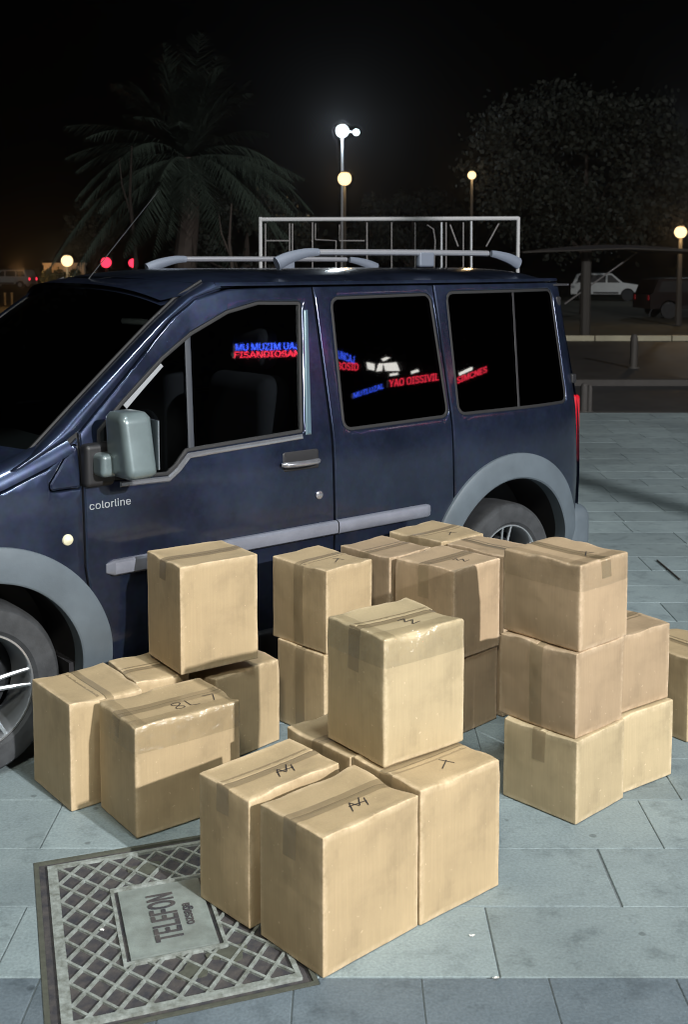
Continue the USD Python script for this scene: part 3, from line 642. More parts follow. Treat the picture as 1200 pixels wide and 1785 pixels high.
# belt moulding
def bar_on_side(u0, u1, zc, hz, out, square):
    n = 40; us = np.linspace(u0, u1, n); prof = [(-1, 0), (-.96, .55), (-.7, .9), (0, 1), (.7, .9), (.96, .55), (1, 0)]
    P = np.zeros((n + 2, len(prof), 3))
    for i, u in enumerate(np.r_[u0, us, u1]):
        end = i in (0, n + 1); k = 0.0 if end else 1.0
        rr = 1.0 if not end else 0.0
        e = min([1.0] + [(abs(u - q) + 1e-4) / 0.03 for q in (u0, u1) if q not in square]) ** 0.5
        for j, (a_, b_) in enumerate(prof):
            z = zc + a_ * hz * (0.55 + 0.45 * e); P[i, j] = S(u, z, 0.001 + b_ * out * k * e)
    m = grid_mesh(P)
    if m.face_normals[:, 1].sum() < 0: m.invert()
    return m
both('side_moulding', bar_on_side(2.182, 1.1105, 0.680, 0.030, 0.026, (1.1105,)), 'moulding_silver', doors)
both('side_moulding', bar_on_side(1.1035, 0.555, 0.680, 0.030, 0.026, (1.1035,)), 'moulding_silver', slides)
# door handle, lock
for dn, u0, z0 in ((doors, 1.29, 0.976),):
    rec = panel(Point(0, 0).buffer(0.04).__class__([(u0 - .09, z0 - .02), (u0 + .07, z0 - .02), (u0 + .07, z0 + .036), (u0 - .09, z0 + .036)]).buffer(0.012), 0.004, extra=0.002, roll=0.003, rollo=0.002)
    both('handle_recess', rec, 'black_trim', dn)
    us = np.linspace(u0 + 0.098, u0 - 0.095, 16); pts = np.array([S(u, z0 + 0.003 * math.sin(i), 0.012 + 0.022 * math.sin(math.pi * i / 15) ** 0.6) for i, u in enumerate(us)])
    pts[:, 2] = z0
    both('door_handle', tube(pts, np.r_[0.008, np.full(14, 0.0125), 0.008], 10), 'trim_bright', dn)
    lk = lathe([(0, 0.010), (0.012, 0.010), (0.018, 0.006), (0.018, 0)], 'z', 20)
    lk.apply_transform(trimesh.transformations.rotation_matrix(-math.pi / 2, [1, 0, 0])); lk.apply_translation(S(1.193, 0.828))
    both('door_lock', lk, 'trim_bright', dn)
# side indicator and badge
ind = lathe([(0, 0.014), (0.010, 0.012), (0.019, 0.006), (0.021, 0)], 'z', 24)
ind.apply_transform(trimesh.transformations.rotation_matrix(-math.pi / 2, [1, 0, 0])); ind.apply_translation(S(*hit(118, 941)))
both('side_indicator', ind, 'indicator_lens', fenders)
tm = meshkit.text_mesh('colorline', 0.027, 0.002); tb = tm.bounds
bu0, bz0 = hit(156, 889); bu1, _ = hit(228, 878)
tv = tm.vertices; fx = (tv[:, 0] - tb[0, 0]) / (tb[1, 0] - tb[0, 0])
uu = bu0 + (bu1 - bu0) * fx; zz = bz0 + tv[:, 1]
P = S(uu, zz); P[:, 1] += 0.0005 + tv[:, 2]
bm = trimesh.Trimesh(P, tm.faces, process=False)
if bm.volume < 0: bm.invert()
obj('badge_lettering', bm, 'badge_silver', doors[0], smooth=False)
# arch flares
def flare(cx, r_in, r_out, a0, a1, out):
    n = 60; th = np.linspace(a0, a1, n); prof = [(0.0, -0.05), (0.0, out * .75), (0.06, out), (0.5, out * 1.02), (0.85, out * .85), (0.985, out * .5), (1.0, -0.004)]
    P = np.zeros((n, len(prof), 3))
    for i, t_ in enumerate(th):
        for j, (a_, b_) in enumerate(prof):
            r_ = r_in + (r_out - r_in) * a_; u, z = cx + r_ * math.cos(t_), TR + r_ * math.sin(t_)
            P[i, j] = S(u, max(z, 0.16), b_)
    m = grid_mesh(P)
    if m.face_normals[:, 1].sum() < 0: m.invert()
    return m
both('rear_arch_flare', flare(0, 0.443, 0.566, math.radians(-8), math.radians(192), 0.022), 'flare_plastic', quarters)
both('front_arch_flare', flare(WB, 0.392, 0.516, math.radians(-8), math.radians(194), 0.022), 'flare_plastic', fenders)
# wheels
tyre_prof = [(0.205, -0.012), (0.222, 0.004), (0.262, 0.009), (0.292, 0.004), (0.306, -0.012), (TR - .001, -0.035), (TR, -0.10), (TR - .001, -0.165), (0.306, -0.19), (0.292, -0.205), (0.222, -0.2), (0.2, -0.19)]
def make_wheel(u, spin):
    y0 = HALF
    ty = lathe(tyre_prof, 'y', 64); 
    if ty.face_normals[(ty.triangles_center[:, 1] > 0.0)][:, 1].sum() < 0: ty.invert()
    grooves = []
    ty.apply_translation((u, y0, TR))
    wh = both('tyre', ty, 'tyre')
    ringp = lathe([(0.2085, -0.016), (0.2065, -0.003), (0.2005, -0.0025), (0.1965, -0.012), (0.190, -0.05), (0.185, -0.15)], 'y', 64)
    if ringp.face_normals[:8].sum(0)[1] < -4: pass
    rp = ringp.copy(); rp.invert()
    rr = cat(ringp, rp); rr.apply_translation((u, y0, TR)); both('rim', ringp.copy().apply_translation((u, y0, TR)), 'alloy', wh)
    sp = []
    for k in range(5):
        for s in (-1, 1):
            a0 = spin + k * 2 * math.pi / 5 + s * math.radians(8.5); a1 = spin + k * 2 * math.pi / 5 + s * math.radians(17)
            p0 = np.array([0.2 * math.cos(a0), -0.014, 0.2 * math.sin(a0)]); p1 = np.array([0.05 * math.cos(a1), -0.034, 0.05 * math.sin(a1)])
            pts = [p0 + (p1 - p0) * t_ + np.array([0, -0.006 * math.sin(math.pi * t_), 0]) for t_ in np.linspace(0, 1, 6)]
            sp.append((tube(pts, np.linspace(0.0065, 0.010, 6), 6)))
    for m in sp:
        m.apply_translation((u, y0, TR)); both('spoke', m, 'alloy', wh)
    hub = lathe([(0, -0.018), (0.028, -0.02), (0.036, -0.03), (0.058, -0.036), (0.062, -0.06), (0.0, -0.06)], 'y', 32)
    hub.apply_translation((u, y0, TR)); both('hub_cap', hub, 'alloy', wh)
    disc = lathe([(0.0, -0.085), (0.135, -0.085), (0.138, -0.11), (0.0, -0.11)], 'y', 40); disc.apply_translation((u, y0, TR)); both('brake_disc', disc, 'dark_metal', wh)
    bk = lathe([(0.0, -0.17), (0.19, -0.17)], 'y', 40); bk.apply_translation((u, y0, TR)); both('wheel_backing', cat(bk, (lambda q: (q.invert(), q)[1])(bk.copy())), 'dark_metal', wh)
make_wheel(0.0, math.radians(90)); make_wheel(WB, math.radians(176))
# wheel wells
for cx, r_ in ((0.0, 0.446), (WB, 0.394)):
    th = np.linspace(math.radians(-5), math.radians(185), 32); P = []
    for t_ in th:
        u, z = cx + r_ * math.cos(t_), max(TR + r_ * math.sin(t_), 0.2)
        yo = HALF + float(off(u, z)) - 0.004; P.append([(u, yo, z), (u, 0.56, z)])
    wl = grid_mesh(np.array(P)); 
    wallp = extrude(arch(cx, r_).intersection(sbox(-9, 0.2, 9, 9)), 0.01); wv_ = wallp.vertices.copy(); wallp.vertices = np.c_[wv_[:, 0], 0.56 - wv_[:, 2], wv_[:, 1]]
    inv = wl.copy(); inv.invert()
    both('wheel_well', cat(wl, wallp), 'rubber_seal', smooth=40)
# inner shell behind the panel gaps, floor, sills
def inner_shell():
    ps = []
    for poly_ in (Polygon([(2.30, 0.25), (2.30, 1.16), (2.0, 1.37), (1.80, 1.56), (1.68, 1.64), (1.5, 1.685), (RU + .12, 1.69), (RU + .05, 1.2), (RU + .03, 0.45), (-0.3, .45), (-.3, .25)]).difference(arch(0, 0.46)).difference(arch(WB, 0.42)),):
        hole = [w.buffer(0.0035) for w in (w1, w2, w3)]
        for h_ in hole: poly_ = poly_.difference(h_)
        ps.append(panel(poly_, 0.008, cell=0.08, extra=-0.021, roll=0.002, rollo=0.0))
    return cat(*ps)
both('inner_shell', inner_shell(), 'rubber_seal', smooth=40)
fl = bx(2.75, 1.6, 0.05, (0.92, 0, 0.30)); obj('floor', fl, 'interior', van)
for s in (1, -1):
    sl = rounded_box(1.73, 0.06, 0.13, 0.02, (1.325, s * (HALF - 0.015), 0.225)); obj('sill', sl, 'black_trim', van)
# roof: lofted across
us = np.r_[np.linspace(RU + 0.02, 1.45, 26), np.linspace(1.50, 1.90, 12)]
ts = np.linspace(-1, 1, 33)
P = np.zeros((len(us), len(ts), 3))
for i, u in enumerate(us):
    front = max(0, (u - 1.30) / 0.6); drop = 0.062 * front ** 1.7 + 0.05 * max(0, (-0.35 - u) / 0.28) ** 2
    yg = HALF + float(off(min(u, 1.6), 1.712)) + (0.0 if u < 1.6 else -(u - 1.6) * 0.28)
    for j, t_ in enumerate(ts):
        a_ = abs(t_); zz_ = 1.712 + 0.062 * (1 - a_ ** 3.2)
        P[i, j] = (u + 0.0 - (0.10 * max(0, (u - 1.6) / .3) * a_ ** 2), math.copysign(min(1, a_ * 1.0) * yg, t_) if a_ > 0 else 0, zz_ - drop)
roof = grid_mesh(P)
if roof.face_normals[:, 2].sum() < 0: roof.invert()
rb = roof.copy(); rb.apply_translation((0, 0, -0.02)); rb.invert()
roof_o = obj('roof', cat(roof, rb), 'paint', van, smooth=50)
# drip rail (cant rail) between doors and roof
n = 50; us2 = np.linspace(RU + 0.06, 1.60, n); P = np.zeros((n, 5, 3))
for i, u in enumerate(us2):
    zt = 1.7035; prof = [(-0.006, zt), (0.004, zt + .002), (0.006, zt + .008), (0.002, zt + .016), (-0.03, zt + .017)]
    for j, (e_, z_) in enumerate(prof): P[i, j] = S(u, z_, e_)
dr = grid_mesh(P)
if dr.face_normals[:, 1].sum() < 0: dr.invert()
both('drip_rail', dr, 'paint', (roof_o, roof_o))
# A-pillar: from bonnet shoulder up to the roof, rounded section
outer_l = np.array([S(2.48, 1.09), S(2.386, 1.137), S(2.262, 1.190), S(2.14, 1.302), S(2.02, 1.406), S(1.915, 1.500), S(1.815, 1.590), S(1.69, 1.668), S(1.57, 1.70)])
cap_px = [(-2, 826, .80), (40, 800, .80), (80, 757, .78), (125, 708, .76), (170, 660, .735), (215, 612, .71), (258, 567, .685), (305, 522, .66), (352, 492, .64)]
inner_l = np.array([hit_y(px_, py_, y_) for px_, py_, y_ in cap_px])
n = 24; tt = np.linspace(0, 1, n); ts_ = np.linspace(0, 1, len(outer_l))
ol = np.stack([np.interp(tt, ts_, outer_l[:, k]) for k in range(3)], 1); il = np.stack([np.interp(tt, ts_, inner_l[:, k]) for k in range(3)], 1)
P = np.zeros((n, 11, 3))
for i in range(n):
    for j, s in enumerate(np.linspace(0, 1, 11)):
        d_ = il[i] - ol[i]; a_ = s * math.pi / 2
        b_ = ol[i] + d_ * np.array([math.sin(a_), 1 - math.cos(a_), math.sin(a_)]) + np.array([0.4, 0.75, 0.5]) * 0.014 * math.sin(math.pi * s)
        P[i, j] = b_
ap = grid_mesh(P)
if ap.face_normals[:, 1].sum() < 0: ap.invert()
apb = ap.copy(); apb.vertices -= np.array([0.01, 0.02, 0.01]); apb.invert()
apm = cat(ap, apb)
both('windscreen_pillar', apm, 'paint', smooth=60)
# windscreen
n, m_ = 20, 25; P = np.zeros((n, m_, 3)); tt2 = np.linspace(0.05, 1.0, n)
for i, t_ in enumerate(tt2):
    e = np.array([np.interp(t_, ts_, inner_l[:, k]) for k in range(3)])
    bowl = 0.30 - 0.14 * t_
    for j, s in enumerate(np.linspace(-1, 1, m_)):
        P[i, j] = (e[0] + bowl * (1 - abs(s) ** 2.2), s * (e[1] - 0.004), e[2] + (0.035 * t_ - 0.01) * (1 - s * s) - 0.006)
ws = grid_mesh(P)
if ws.face_normals[:, 0].sum() < 0: ws.invert()
obj('windscreen', ws, 'glass_windscreen', van, smooth=True)
roof_front = [P[-1, j] for j in range(m_)]
both('windscreen_seal', tube(il[1:] + np.array([0.004, 0.0, 0.004]), 0.007, 6), 'rubber_seal')
# header filling from the windscreen top to the roof
hd = np.zeros((4, m_, 3))
for j, s in enumerate(np.linspace(-1, 1, m_)):
    a0 = P[-1, j]; rr_i = np.interp(abs(s), np.abs(ts[16:]), np.arange(17)); 
    yv = a0[1]
    u1 = 1.36; drop1 = 0.085 * (0.06 / 0.6) ** 1.8
    aa = min(1, abs(yv) / (HALF + float(off(1.36, 1.712))))
    top_ = np.array([u1, yv * 1.05, 1.712 + 0.088 * (1 - aa ** 3.2) - drop1 + 0.003])
    for i, t_ in enumerate(np.linspace(0, 1, 4)):
        b_ = a0 * (1 - t_) + top_ * t_; b_[2] += 0.018 * math.sin(math.pi * t_); hd[i, j] = b_
# rounded shoulder of the wing, up to the bonnet edge
us3 = np.linspace(2.285, 3.34, 32); P = np.zeros((32, 10, 3))
for i, u in enumerate(us3):
    z0_ = np.interp(u, [2.285, 2.335, 2.386, 2.57, 2.9, 3.2, 3.34], [1.120, 1.098, 1.0785, 1.0135, 0.9435, 0.8835, 0.8135]); y0_ = S(u, z0_)[1]
    for j, a_ in enumerate(np.linspace(0, math.pi / 2, 10)): P[i, j] = (u + 0.03 * math.sin(a_), y0_ - 0.075 * (1 - math.cos(a_)), z0_ + 0.066 * math.sin(a_))
sh_ = grid_mesh(P)
if sh_.face_normals[:, 1].sum() < 0: sh_.invert()
both('wing_shoulder', sh_, 'paint', fenders, smooth=60)
# bonnet, cowl, front end
P = np.zeros((14, 17, 3))
for i, t_ in enumerate(np.linspace(0, 1, 14)):
    u = 2.42 + t_ * 0.93
    for j, s in enumerate(np.linspace(-1, 1, 17)):
        ue = u + (0.26 * (1 - s * s) * (1 - 0.55 * t_))
        hw = S(u, 1.0)[1] - 0.074
        ze = np.interp(u, [2.386, 2.57, 2.9, 3.2, 3.36], [1.144, 1.079, 1.009, 0.949, 0.86])
        P[i, j] = (ue, s * hw, ze + 0.03 * (1 - abs(s) ** 2.5) - 0.10 * max(0, t_ - .85) / .15 * 0.6)
bn = grid_mesh(P)
if bn.face_normals[:, 2].sum() < 0: bn.invert()
obj('bonnet', bn, 'paint', van, smooth=60)
obj('front_bumper', rounded_box(0.36, 1.60, 0.36, 0.10, (3.30, 0, 0.44)), 'paint', van)
obj('radiator_grille', rounded_box(0.30, 0.9, 0.17, 0.04, (3.33, 0, 0.72)), 'black_trim', van)
for s in (1, -1): obj('headlight', rounded_box(0.34, 0.30, 0.22, 0.07, (3.24, s * 0.62, 0.74)), 'head_lens', van)
# rear end
P = np.zeros((20, 15, 3))
for i, z in enumerate(np.linspace(0.48, 1.70, 20)):
    hw = HALF + float(off(RU + .02, min(z, 1.70))) + 0.0
    ur = RU - 0.0 + (0.03 * max(0, (z - 0.9) / 0.8) ** 1.5)
    for j, s in enumerate(np.linspace(-1, 1, 15)):
        P[i, j] = (ur - 0.07 * (1 - abs(s) ** 3), s * hw, z)
tg = grid_mesh(P)
if tg.face_normals[:, 0].sum() > 0: tg.invert()
tail = obj('tailgate', tg, 'paint', van, smooth=50)
obj('rear_window', rounded_box(0.02, 1.15, 0.42, 0.009, (RU - 0.045, 0, 1.36)), 'glass_tint', tail)
rbm = rounded_box(0.22, 1.66, 0.27, 0.08, (RU + 0.03, 0, 0.40), n=5); obj('rear_bumper', rbm, 'flare_plastic', van)
for s in (1, -1):
    tl = trimesh.Trimesh(*[q for q in ((lambda m: (m.vertices, m.faces))(rounded_box(0.06, 0.05, 0.36, 0.02, (RU - 0.005, s * (HALF + float(off(RU, 0.95)) - 0.012), 0.93))))], process=False)
    obj('tail_light', tl, 'tail_lens', van)
for zz_ in (1.60, 1.20): obj('tailgate_hinge', rounded_box(0.04, 0.03, 0.05, 0.01, (RU + 0.05 + .03 * (zz_ > 1.4), HALF + float(off(RU + .05, zz_)) + 0.004, zz_)), 'black_trim', tail)
# mirrors
mz0, mz1 = 1.035, 1.268
MU = float(hit_y(228, 765, HALF + 0.135)[0])
def mirror_shape():
    prof = []
    zs = np.linspace(mz0, mz1, 14); th = np.linspace(0, 2 * np.pi, 28, endpoint=False); P = np.zeros((16, 28, 3))
    for i, z in enumerate(np.r_[zs[0], zs, zs[-1]]):
        k = (z - mz0) / (mz1 - mz0); cap = 0.55 if i in (0, 15) else min(1, 0.80 + 3.2 * min(k, 1 - k))
        lu, lo = 0.062, 0.092 - 0.022 * k           # half extents along u and outward
        for j, t_ in enumerate(th):
            c, s = math.cos(t_), math.sin(t_); e = 0.38
            du = math.copysign(abs(c) ** e, c) * lu * cap; dy = math.copysign(abs(s) ** e, s) * lo * cap
            P[i, j] = (MU + du + 0.012 * k, HALF + 0.145 + dy - 0.01 * k, z + (0.004 if i in (0,) else 0) - (0.0 if i < 15 else -0.004))
    m = grid_mesh(np.concatenate([P, P[:, :1]], 1))
    lo_c, hi_c = P[0].mean(0), P[-1].mean(0)
    v = np.vstack([m.vertices, lo_c, hi_c]); nV = len(m.vertices); f = [m.faces]
    J = 29
    f.append(np.array([(nV, j + 1, j) for j in range(28)])); f.append(np.array([(nV + 1, 15 * J + j, 15 * J + j + 1) for j in range(28)]))
    m = trimesh.Trimesh(v, np.vstack(f), process=False); m.merge_vertices(digits_vertex=5)
    m.fix_normals(); return m
mo = both('wing_mirror', mirror_shape(), 'mirror_paint', smooth=55)
mlow = rounded_box(0.10, 0.10, 0.085, 0.02, (MU + 0.055, HALF + 0.065, 1.075)); both('mirror_arm', mlow, 'mirror_paint', mo)
mb = rounded_box(0.12, 0.06, 0.16, 0.02, (MU + 0.075, HALF + 0.018, 1.068)); both('mirror_base', mb, 'black_trim', mo)
mg = rounded_box(0.006, 0.165, 0.18, 0.002, (MU - 0.066, HALF + 0.14, 1.15)); both('mirror_glass', mg, 'chrome', mo)
# roof rails
def rail(y, z, u0, u1, um):
    pts = [(u0, y, z - .052), (u0 - .09, y, z - 0.018), (u0 - .20, y, z), (um, y, z + .002), (u1 + .22, y, z), (u1 + .10, y, z - .018), (u1, y, z - .052)]
    L = np.r_[0, np.cumsum(np.linalg.norm(np.diff(np.array(pts), axis=0), axis=1))]; t_ = np.linspace(0, L[-1], 60)
    pp = PchipInterpolator(L, np.array(pts))(t_)
    return pp
for y, z, um in ((HALF - 0.29, 1.846, 0.30), (-(HALF - 0.29), 1.818, 0.30)):
    u0, u1 = 1.18, -0.36
    pp = rail(y, z, u0, u1, um)
    bar = np.array([p for p in pp if u1 + .22 < p[0] < u0 - .22])
    rl = obj('roof_rail', tube(bar, 0.0145, 10), 'rail_silver', van)
    for sel in (pp[pp[:, 0] >= u0 - .23], pp[pp[:, 0] <= u1 + .23]):
        k = np.linspace(0, 1, len(sel)); 
        if sel[0, 2] > sel[-1, 2]: k = 1 - k
        mm = tube(sel, 0.032 - 0.015 * k, 10); c = mm.vertices; c[:, 1] = y + (c[:, 1] - y) * 0.6; mm.vertices = c
        obj('rail_foot', mm, 'rail_foot', rl)
    obj('rail_foot', rounded_box(0.10, 0.034, 0.075, 0.012, (um, y, z - 0.03)), 'rail_foot', rl)
# aerial
base = hit_y(147, 496, 0.0); tip = hit_y(275, 335, 0.0)
ae = obj('aerial', tube([base + (tip - base) * t_ for t_ in np.linspace(0, 1, 8)], np.linspace(0.0024, 0.0012, 8), 6), 'dark_metal', van)
dirv = (tip - base) / np.linalg.norm(tip - base)
obj('aerial_base', tube([base - dirv * 0.045, base - dirv * 0.02, base + dirv * 0.02], [0.022, 0.016, 0.007], 10), 'flare_plastic', ae)
# interior
for s in (1, -1):
    st = obj('front_seat', rounded_box(0.16, 0.5, 0.72, 0.07, (1.22, s * 0.40, 0.95), n=4), 'seat_cloth', van)
    obj('head_restraint', rounded_box(0.10, 0.27, 0.18, 0.05, (1.18, s * 0.40, 1.42), n=4), 'seat_cloth', st)
    obj('seat_cushion', rounded_box(0.5, 0.5, 0.16, 0.06, (1.48, s * 0.40, 0.62), n=4), 'seat_cloth', st)
obj('rear_bench', rounded_box(0.16, 1.3, 0.70, 0.07, (0.28, 0, 0.95), n=4), 'seat_cloth', van)
obj('dashboard', rounded_box(0.55, 1.5, 0.36, 0.10, (2.24, 0, 0.88), n=4), 'interior', van)
obj('steering_wheel', trimesh.creation.torus(0.18, 0.014, 28, 8).apply_transform(trimesh.transformations.rotation_matrix(1.0, [0, 1, 0])).apply_translation((1.83, 0.40, 1.02)), 'interior', van)
obj('headlining', bx(2.1, 1.36, 0.01, (0.42, 0, 1.685)), 'interior', van)
lin_ = LineString([hit(px_, py_) for px_, py_ in ((216, 706), (243, 674), (280, 632))]).buffer(0.021, cap_style=2).intersection(w1.buffer(-0.016))
both('pillar_lining', panel(lin_, 0.004, extra=-0.005, roll=0.002, rollo=0.001), 'interior_light')
obj('sun_visor', rounded_box(0.16, 0.42, 0.03, 0.012, (1.66, 0.40, 1.55)), 'interior_light', van)

# ------------------------------------------------------------------ illuminated signs that show in the van's windows
def reflect_point(px, py, D):
    u, z = hit(px, py, -0.008); p = S(u, z, -0.008); e = 0.02
    # average the slope a little so that the sign is not torn by the bend of the pane
    tu = S(u + e, z) - S(u - e, z); tz = S(u, z + e) - S(u, z - e); nn = np.cross(tz, tu); nn /= np.linalg.norm(nn); nn *= np.sign(nn[1])
    C, d = ray_local(px, py); d /= np.linalg.norm(d); r_ = d - 2 * (d @ nn) * nn
    return local_to_world(p + D * r_)
def led_line(text, a, b, hpx, mat, label, D, parts=None):
    (ax_, ay_), (bx_, by_) = a, b
    q00, q10 = reflect_point(ax_, ay_ + hpx / 2, D), reflect_point(bx_, by_ + hpx / 2, D)
    q01, q11 = reflect_point(ax_, ay_ - hpx / 2, D), reflect_point(bx_, by_ - hpx / 2, D)
    m = meshkit.text_mesh(text, 1.0, 0.02); bb = m.bounds; v = (m.vertices - bb[0]) / (bb[1] - bb[0])
    nn = np.cross(q10 - q00, q01 - q00); nn /= np.linalg.norm(nn)
    cen = (q00 + q10 + q01 + q11) / 4; toward = np.array([VX, VY, 1.2]) - cen
    if nn @ toward < 0: nn = -nn
    s, t_ = v[:, :1], v[:, 1:2]
    P = (q00 * (1 - s) + q10 * s) * (1 - t_) + (q01 * (1 - s) + q11 * s) * t_ + nn * (0.012 + v[:, 2:3] * 0.012)
    tmh = trimesh.Trimesh(P - cen, m.faces, process=False)
    if tmh.volume < 0: tmh.invert()
    th_ = thing('lit_sign', label, 'sign', cen, 0, 'lit lettering mirrored in the van windows')
    obj('lettering', tmh, mat, th_, smooth=False)
    ex = 0.005
    k = [q00 + (q00 - q11) * ex, q10 + (q10 - q01) * ex, q11 + (q11 - q00) * ex, q01 + (q01 - q10) * ex]
    bv = np.array([p - cen for p in k] + [p - cen - nn * 0.08 for p in k])
    bk = trimesh.Trimesh(bv, [[0, 1, 2], [0, 2, 3], [4, 6, 5], [4, 7, 6], [0, 5, 1], [0, 4, 5], [1, 6, 2], [1, 5, 6], [2, 7, 3], [2, 6, 7], [3, 4, 0], [3, 7, 4]], process=False)
    bk.fix_normals(); obj('backing_board', bk, 'sign_back', th_, smooth=False)
SD = 9.0
led_line('MU MUZIM UAJ', (411, 606), (521, 603), 12, 'led_blue', 'blue lit lettering mirrored high in the front door window', SD)
led_line('FISANDIOSAN', (409, 619), (523, 616), 11, 'led_red', 'red lit lettering mirrored just below the blue line in the front door window', SD)
led_line('UNCAJ', (589, 618), (617, 628), 14, 'led_blue', 'blue lit lettering mirrored at the left edge of the sliding door window', SD)
led_line('BOSID', (588, 638), (624, 640), 13, 'led_red', 'red lit lettering mirrored at the left edge of the sliding door window', SD)
led_line('MUTLUZAL', (616, 690), (668, 673), 9, 'led_blue', 'slanting blue lit lettering mirrored low in the sliding door window', SD)
led_line('YAO OISSIVIL', (678, 669), (764, 657), 13, 'led_red', 'long red lit lettering mirrored low in the sliding door window', SD)
led_line('SIMCNES', (796, 664), (848, 644), 11, 'led_red', 'red lit lettering mirrored in the rear side window', SD)
wq = thing('lit_shop_window', 'white lit window panes mirrored in the middle of the sliding door window', 'window')
for quad in ([(639, 632), (652, 635), (652, 646), (641, 644)], [(656, 648), (660, 634), (667, 634), (665, 647)], [(668, 634), (690, 632), (696, 647), (672, 647)], [(665, 626), (672, 623), (680, 624), (668, 630)], [(679, 652), (692, 650), (693, 654), (680, 656)], [(716, 648), (727, 644), (730, 648), (718, 652)], [(800, 650), (822, 640), (823, 645), (801, 655)]):
    q = np.array([reflect_point(px_, py_, SD + 0.6) for px_, py_ in quad]); nn = np.cross(q[1] - q[0], q[2] - q[0]); nn /= np.linalg.norm(nn)
    bv = np.vstack([q, q + nn * 0.03]); bk = trimesh.Trimesh(bv, [[0, 1, 2], [0, 2, 3], [4, 6, 5], [4, 7, 6], [0, 5, 1], [0, 4, 5], [1, 6, 2], [1, 5, 6], [2, 7, 3], [2, 6, 7], [3, 4, 0], [3, 7, 4]], process=False)
    bk.fix_normals(); obj('pane', bk, 'window_lit', wq, smooth=False)

# ------------------------------------------------------------------ background
def street_lamp(p, rad, mat, pole_mat, label, light=None, col=(1, 1, 1), arms=(), name='street_lamp', pole_r=0.06, group=None):
    t = thing(name, label, 'street lamp', (p[0], p[1], -0.15), 0, group)
    H_ = p[2] + 0.15
    obj('pole', tube([(0, 0, 0), (0, 0, H_ * .5), (0, 0, H_ - rad * 0.6)], [pole_r * 1.4, pole_r, pole_r * 0.8], 8), pole_mat, t)
    gl = trimesh.creation.icosphere(3, rad); gl.apply_translation((0, 0, H_)); obj('globe', gl, mat, t, smooth=True)
    cp = lathe([(0, rad * 1.15), (rad * .5, rad * 1.08), (rad * .62, rad * .9), (rad * .4, rad * .8)], 'z', 20); cp.apply_translation((0, 0, H_)); obj('cap', cp, 'dark_pole', t)
    for (dx, dz, r_, m_2) in arms:
        obj('arm', tube([(0, 0, H_ - rad * .2), (dx * .5, 0, H_ + dz * .5), (dx, 0, H_ + dz)], pole_r * .5, 6), pole_mat, t)
        g2 = trimesh.creation.icosphere(2, r_); g2.apply_translation((dx, 0, H_ + dz)); obj('globe', g2, m_2, t, smooth=True)
    if light: sphere_light(name + '_light' + str(len(used)), (p[0], p[1] - rad * 1.6, p[2]), light, rad, col)
    return t
P0 = at_depth(603, 232, 46); P0 = at_depth(597, 229, 46)
t = street_lamp(P0, 0.26, 'lamp_white', 'pole_paint', 'tall street lamp with a brilliant white head, on a pale pole above the van roof', 75, (0.8, 0.92, 1.0), [(0.55, -0.05, 0.13, 'lamp_dim_white')], pole_r=0.06)
street_lamp(at_depth(601, 312, 40), 0.235, 'lamp_warm', 'dark_pole', 'warm yellow lamp shining right below the tall white street lamp', 20, (1, .68, .32), pole_r=0.06)
street_lamp(at_depth(823, 306, 35), 0.125, 'lamp_warm', 'dark_pole', 'small warm lamp on a dark post above the right end of the white frame', 10, (1, .68, .32), pole_r=0.05)
street_lamp(at_depth(1187, 405, 36), 0.19, 'lamp_warm', 'dark_pole', 'warm lamp at the right edge of the picture, under the round tree', 24, (1, .62, .25), pole_r=0.08)
street_lamp(at_depth(117, 455, 48), 0.24, 'lamp_warm', 'dark_pole', 'pale yellow low lamp at the left above the bonnet side of the van', 22, (1, .75, .4), name='garden_lamp')
for px_, py_, r_, lb in ((185, 458, .19, 'bright red signal light above the windscreen, left of the other red one'), (232, 459, .16, 'smaller red signal light above the windscreen, nearer to the roof rail')):
    q = at_depth(px_, py_, 42); t = thing('red_signal_light', lb, 'signal light', (q[0], q[1], -.15), 0)
    obj('post', tube([(0, 0, 0), (0, 0, q[2] + .15 - r_)], 0.04, 8), 'dark_pole', t)
    hs = rounded_box(r_ * 1.9, 0.25, r_ * 2.1, 0.05, (0, 0.16, q[2] + .15)); obj('housing', hs, 'dark_pole', t)
    gl = trimesh.creation.icosphere(2, r_); gl.apply_translation((0, 0, q[2] + .15)); obj('lens', gl, 'lamp_red', t, smooth=True)
q = on_ground(10, 540, -.17); sphere_light('left_ground_lamp', (q[0] + 0.2, q[1] + 1.5, 1.5), 32, 0.2, (1, .5, .16))

# steel frame with thin sign tubes behind the van
FY = 12.0
A, Bp = at_depth(453, 381, FY), at_depth(905, 379, FY)
fr_ = thing('steel_frame', 'white steel goal-like frame holding thin bent rods, standing behind the van', 'frame', (A[0], FY, 0))
rel = lambda px_, py_: at_depth(px_, py_, FY) - np.array([A[0], FY, 0])
obj('beam', tube([rel(453, 383), rel(905, 381)], 0.021, 8), 'white_steel', fr_)
for px_ in (454, 904):
    top_ = rel(px_, 379); obj('post', tube([(top_[0], 0, 0), top_], 0.019, 8), 'white_steel', fr_)
rods = [[(463, 390), (463, 470)], [(505, 390), (505, 470)], [(510, 390), (510, 470)], [(463, 420), (505, 420)], [(545, 388), (545, 470)], [(550, 390), (550, 418), (586, 420), (586, 470)], [(592, 392), (592, 420), (636, 420)], [(640, 388), (640, 470)], [(683, 388), (683, 470)], [(724, 388), (724, 470)],
        [(745, 392), (756, 400), (759, 420), (757, 470)], [(770, 388), (770, 470)], [(778, 388), (778, 470)], [(785, 392), (799, 430)], [(808, 388), (808, 470)], [(822, 386), (822, 470)], [(870, 390), (848, 430)]]
